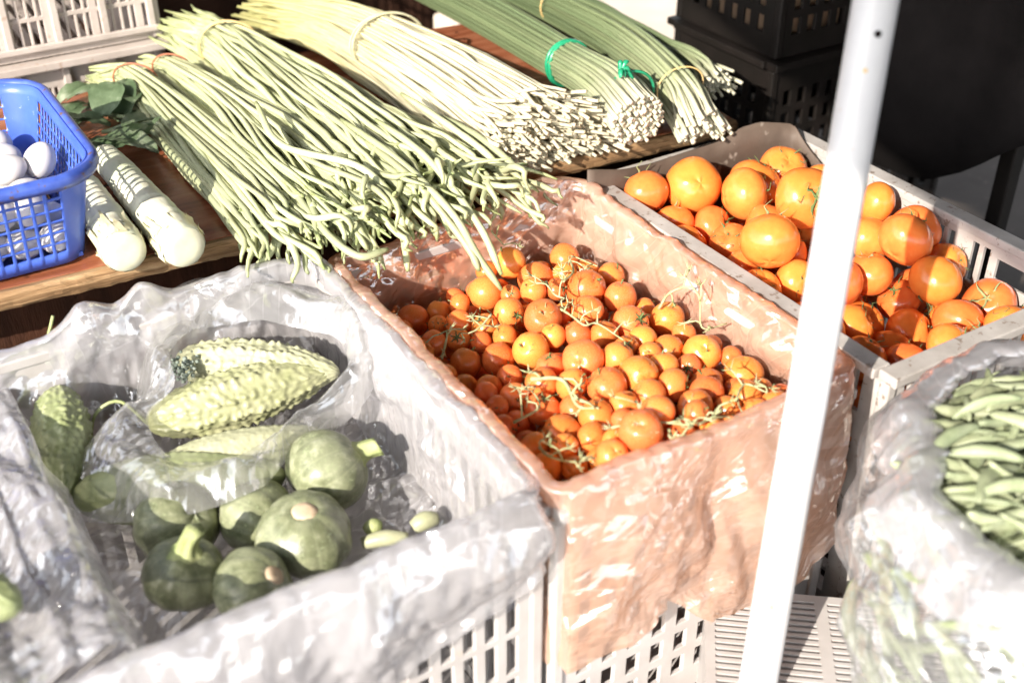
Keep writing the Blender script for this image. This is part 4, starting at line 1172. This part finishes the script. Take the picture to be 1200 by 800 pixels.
# ------------------------------------------------------------------ slatted upturned tray on the ground
tz = -.30
ax = (at(1000,745,tz)-at(870,733,tz)); ax.z = 0; yaw = math.atan2(ax.y, ax.x)
cor = at(825,690,tz)
tr = empty('slatted_tray', (cor.x, cor.y, tz)); tr.rotation_euler.z = yaw; tag(tr, 'white upturned plastic tray with long narrow slots below the sack', 'tray')
W_, D_ = .62, .48
hol = []
for row in range(47):
    for (a, e) in ((.012, .135), (.15, .275), (.29, .41), (.43, .6)):
        hol.append((a, e, .012+row*.0098, .012+row*.0098+.0048))
bm_ = panel_mesh(W_, D_, hol, .006); me = bm_.mesh('slatted_top', False); me.transform(Matrix.Rotation(pi/2, 4, 'X')); link('slatted_top', me, M['white_plastic'], tr)
for (c, d) in (((W_/2, -.004, -.068), (W_, .006, .124)), ((W_/2, -D_+.004, -.068), (W_, .006, .124)), ((.004, -D_/2, -.068), (.006, D_-.016, .124)), ((W_-.004, -D_/2, -.068), (.006, D_-.016, .124))):
    b = MB(); b.box(c, d); b.build('side_wall', M['white_plastic'], tr, False, .001)
b = MB(); p = [at(968,738,tz+.004)-Vector((cor.x,cor.y,tz))]

# ------------------------------------------------------------------ things behind the board
for k, (z0, z1) in enumerate(((GZ+.002, .052), (.056, .40))):
    crate('plastic_crate', ('lower crate of the beige lattice stack behind the egg basket', 'upper beige lattice crate stacked behind the egg basket')[k],
          .06, .575, 2.135, 2.50, z0, z1, M['beige_plastic'], 'lattice', rim=.03)
fb = empty('foam_box', (1.62, 2.15, GZ)); tag(fb, 'cream foam box behind the garlic bundles', 'box')
b = MB(); b.box((0, 0, .13), (.60, .60, .256)); b.build('body', M['foam'], fb, False, .01)
b = MB(); b.box((0, 0, .285), (.63, .63, .05)); b.build('lid', M['foam'], fb, False, .012)
dk = at(797,80,-.02)
for k, (z0, z1) in enumerate(((GZ+.002, .02), (.024, .36))):
    crate('plastic_crate', ('lower black plastic crate in the shade behind the grey tomato crate', 'upper black plastic crate of the shaded stack')[k],
          1.50, 2.02, 1.52, 1.80, z0, z1, M['dark_plastic'], 'small', rim=.02)
ct = MB(); ct.box((0,0,0), (.46,.23,.27)); ct = ct.build('carton', M['carton'], None, False, .004); ct.location = (1.76, 1.66, .18)  # block added so the crate holes show warm spots of light
tag(ct, 'brown carton standing inside the upper black crate', 'carton')
# brown backdrop added behind everything so the shade there reads dark
def backdrop_sheet(name, p0, p1, z0, z1, mat, label, fold, seed, hem=None, n=160, m_=24):
    d = p1-p0; Ln = d.length; d.normalize(); nrm = Vector((d.y, -d.x, 0)); V = []
    for i in range(n):
        t_ = i/(n-1)
        for j in range(m_):
            s_ = j/(m_-1); zb2 = z0+(hem(t_) if hem else 0)
            p = p0+d*Ln*t_; a = fold*(math.sin(t_*Ln*24+2*ns(t_*5+seed, s_))+.6*ns(t_*Ln*9+seed, s_*1.5))*(.4+.6*(1-s_))
            V.append((p.x+nrm.x*a, p.y+nrm.y*a, lerp(zb2, z1, s_)))
    F = [(i*m_+j, (i+1)*m_+j, (i+1)*m_+j+1, i*m_+j+1) for i in range(n-1) for j in range(m_-1)]
    b = MB(); b.add(V, F); o = b.build(name, mat); so = o.modifiers.new('s', 'SOLIDIFY'); so.thickness = .003
    return tag(o, label, 'cloth')
backdrop_sheet('hanging_cloth', Vector((-1.2, 2.95, 0)), Vector((2.1, 2.75, 0)), GZ+.01, 1.3, M['brown_cloth'], 'dark brown hanging cloth closing the back of the stall', .02, 3)
def atx(u, v, x):
    d_ = ray(u, v); return EYE+d_*((x-EYE.x)/d_.x)
hp = [atx(u, v, 1.66) for u, v in ((1000,165),(1030,192),(1060,208),(1085,212),(1120,204),(1150,192),(1180,178),(1230,160),(1300,140))]  # lower edge of the added black sheet, drawn along the shade boundary
def hem_z(t_):
    y = lerp(2.0, .3, t_)
    for a_, b_ in zip(hp[:-1], hp[1:]):
        if b_.y <= y <= a_.y: return lerp(a_.z, b_.z, (a_.y-y)/(a_.y-b_.y))+.2
    return (hp[0].z if y > hp[0].y else hp[-1].z)+.2
backdrop_sheet('hanging_cloth', Vector((1.66, 2.0, 0)), Vector((1.66, .3, 0)), -.2, 1.3, M['dark_cloth'], 'black cloth hanging in shade behind the grey tomato crate', .012, 8, hem=hem_z)  # black sheet added to darken the shaded space here
pst = atx(1172, 240, 1.75)
b = MB(); b.box((0, 0, .55), (.03, .03, 1.1)); o = b.build('metal_post', M['dark_plastic'], None, False, .003); o.location = (pst.x, pst.y, GZ)
tag(o, 'dark square post standing behind the black cloth by the grey crate', 'post')
sk = empty('grey_sack', (2.35, 1.75, GZ))
# ------------------------------------------------------------------ pole
PK = 1.085
pt, pb = atd(1030, -20, 1.035*PK), atd(886, 812, 1.255*PK)
d = (pb-pt).normalized()
pbot = pb+d*((GZ-pb.z)/d.z); ptop = pt-d*((1.02-pt.z)/-d.z*-1 if False else (1.0-pt.z)/(-d.z))
pole = empty('pole', pbot); tag(pole, 'white painted metal pole leaning in front of the crates', 'pole')
b = MB(); m_ = 30; b.tube([pbot.lerp(ptop, i/(m_-1))-pbot for i in range(m_)], .0198*PK, 40); b.build('tube', M['pole_paint'], pole)
def on_pole(u, v, r, name, mat):
    c = atd(u, v, 1.0); # nearest approach of the ray to the axis, then step to the tube's face
    rd = ray(u, v).normalized(); w0 = EYE-pbot; ad = (ptop-pbot).normalized()
    bb = rd.dot(ad); dd = rd.dot(w0); ee = ad.dot(w0); den = 1-bb*bb
    sc_ = (bb*ee-dd)/den; tc = (ee-bb*dd)/den
    ax_ = pbot+ad*tc; to = (EYE+rd*sc_); off = to-ax_; f_ = math.sqrt(max(0, (.0198*PK)**2-off.length**2))
    p = to-rd*f_
    nrm_ = (p-ax_).normalized(); q = nrm_.to_track_quat('Z', 'Y').to_matrix().to_4x4()
    b = MB(); b.lathe([(.0001,.0006),(r*.7,.0007),(r,.0002),(r*1.15,-.001)], 18, Matrix.Translation(p-pbot) @ q); return b.build(name, mat, pole)
on_pole(1029, 40, .0034, 'bolt_hole', M['hole'])
on_pole(1014, 83, .0022, 'rust_spot', M['rubber'])

# ------------------------------------------------------------------ awning overhead: its shade falls on the back of the stall
S0 = at(812,-10,-.06); S1 = atd(985,190,1.09*PK)
nP = SDIR.cross(S1-S0).normalized()
if nP.z < 0: nP = -nP
ZA = 1.45
def on_edge(p):
    k = (ZA-p.z)/(-SDIR.z); return p-SDIR*k
E0, E1 = on_edge(S0), on_edge(S1)
ed = (E1-E0).normalized()
inw = Vector((-ed.y, ed.x, 0))
if inw.dot(SDIR) < 0: inw = -inw
b = MB(); V = []; nx, ny = 40, 16
for i in range(nx):
    for j in range(ny):
        p = E0+ed*(-2.2+4.6*i/(nx-1))+inw*(3.6*j/(ny-1)); V.append((p.x, p.y, ZA+.0*j+.02*math.sin(i*.9)*(j/ny)))
F = [(i*ny+j, (i+1)*ny+j, (i+1)*ny+j+1, i*ny+j+1) for i in range(nx-1) for j in range(ny-1)]
b.add(V, F); o = b.build('awning', M['awning_cloth']); so = o.modifiers.new('s', 'SOLIDIFY'); so.thickness = .004
tag(o, 'dark awning sheet stretched above the back of the stall', 'awning')
bpy.data.objects.remove(sk)
print('awning edge', E0, E1, inw, 'n small', len(Pc), 'n big', len(Pb))

# ------------------------------------------------------------------ light, camera, render settings
w = bpy.data.worlds.new('World'); scn.world = w; w.use_nodes = True
nt = w.node_tree; bg = nt.nodes['Background']
sky = nt.nodes.new('ShaderNodeTexSky'); sky.sky_type = 'NISHITA'; sky.sun_disc = False
sky.sun_elevation = SUN_EL; sky.sun_rotation = math.atan2(-SDIR.x, -SDIR.y)
hs = nt.nodes.new('ShaderNodeHueSaturation'); hs.inputs['Saturation'].default_value = .3; nt.links.new(sky.outputs[0], hs.inputs['Color']); nt.links.new(hs.outputs[0], bg.inputs['Color']); bg.inputs['Strength'].default_value = .15
sl = bpy.data.lights.new('sun', 'SUN'); sl.energy = 2.7; sl.angle = math.radians(.53); sl.color = (1, .92, .805)
so = bpy.data.objects.new('sun', sl); COL.objects.link(so); so.rotation_mode = 'QUATERNION'; so.rotation_quaternion = SDIR.to_track_quat('-Z', 'Y'); so.location = (-3, -1, 4)
cd = bpy.data.cameras.new('camera'); cam = bpy.data.objects.new('camera', cd); COL.objects.link(cam)
cam.matrix_world = Matrix(((RT.x, UPV.x, -FW.x, EYE.x), (RT.y, UPV.y, -FW.y, EYE.y), (RT.z, UPV.z, -FW.z, EYE.z), (0,0,0,1)))
cd.sensor_width = 36; cd.lens = FPX*36/1200; cd.clip_start = .02; cd.clip_end = 500
cd.dof.use_dof = True; cd.dof.focus_distance = 1.66; cd.dof.aperture_fstop = 2.8
scn.camera = cam
scn.view_settings.view_transform = 'Standard'; scn.view_settings.look = 'None'; scn.view_settings.exposure = 1.78; scn.view_settings.gamma = 1
cy = scn.cycles
cy.use_denoising = True; cy.max_bounces = 8; cy.transparent_max_bounces = 16; cy.diffuse_bounces = 3; cy.glossy_bounces = 3; cy.sample_clamp_indirect = 5
cy.caustics_reflective = False; cy.caustics_refractive = False
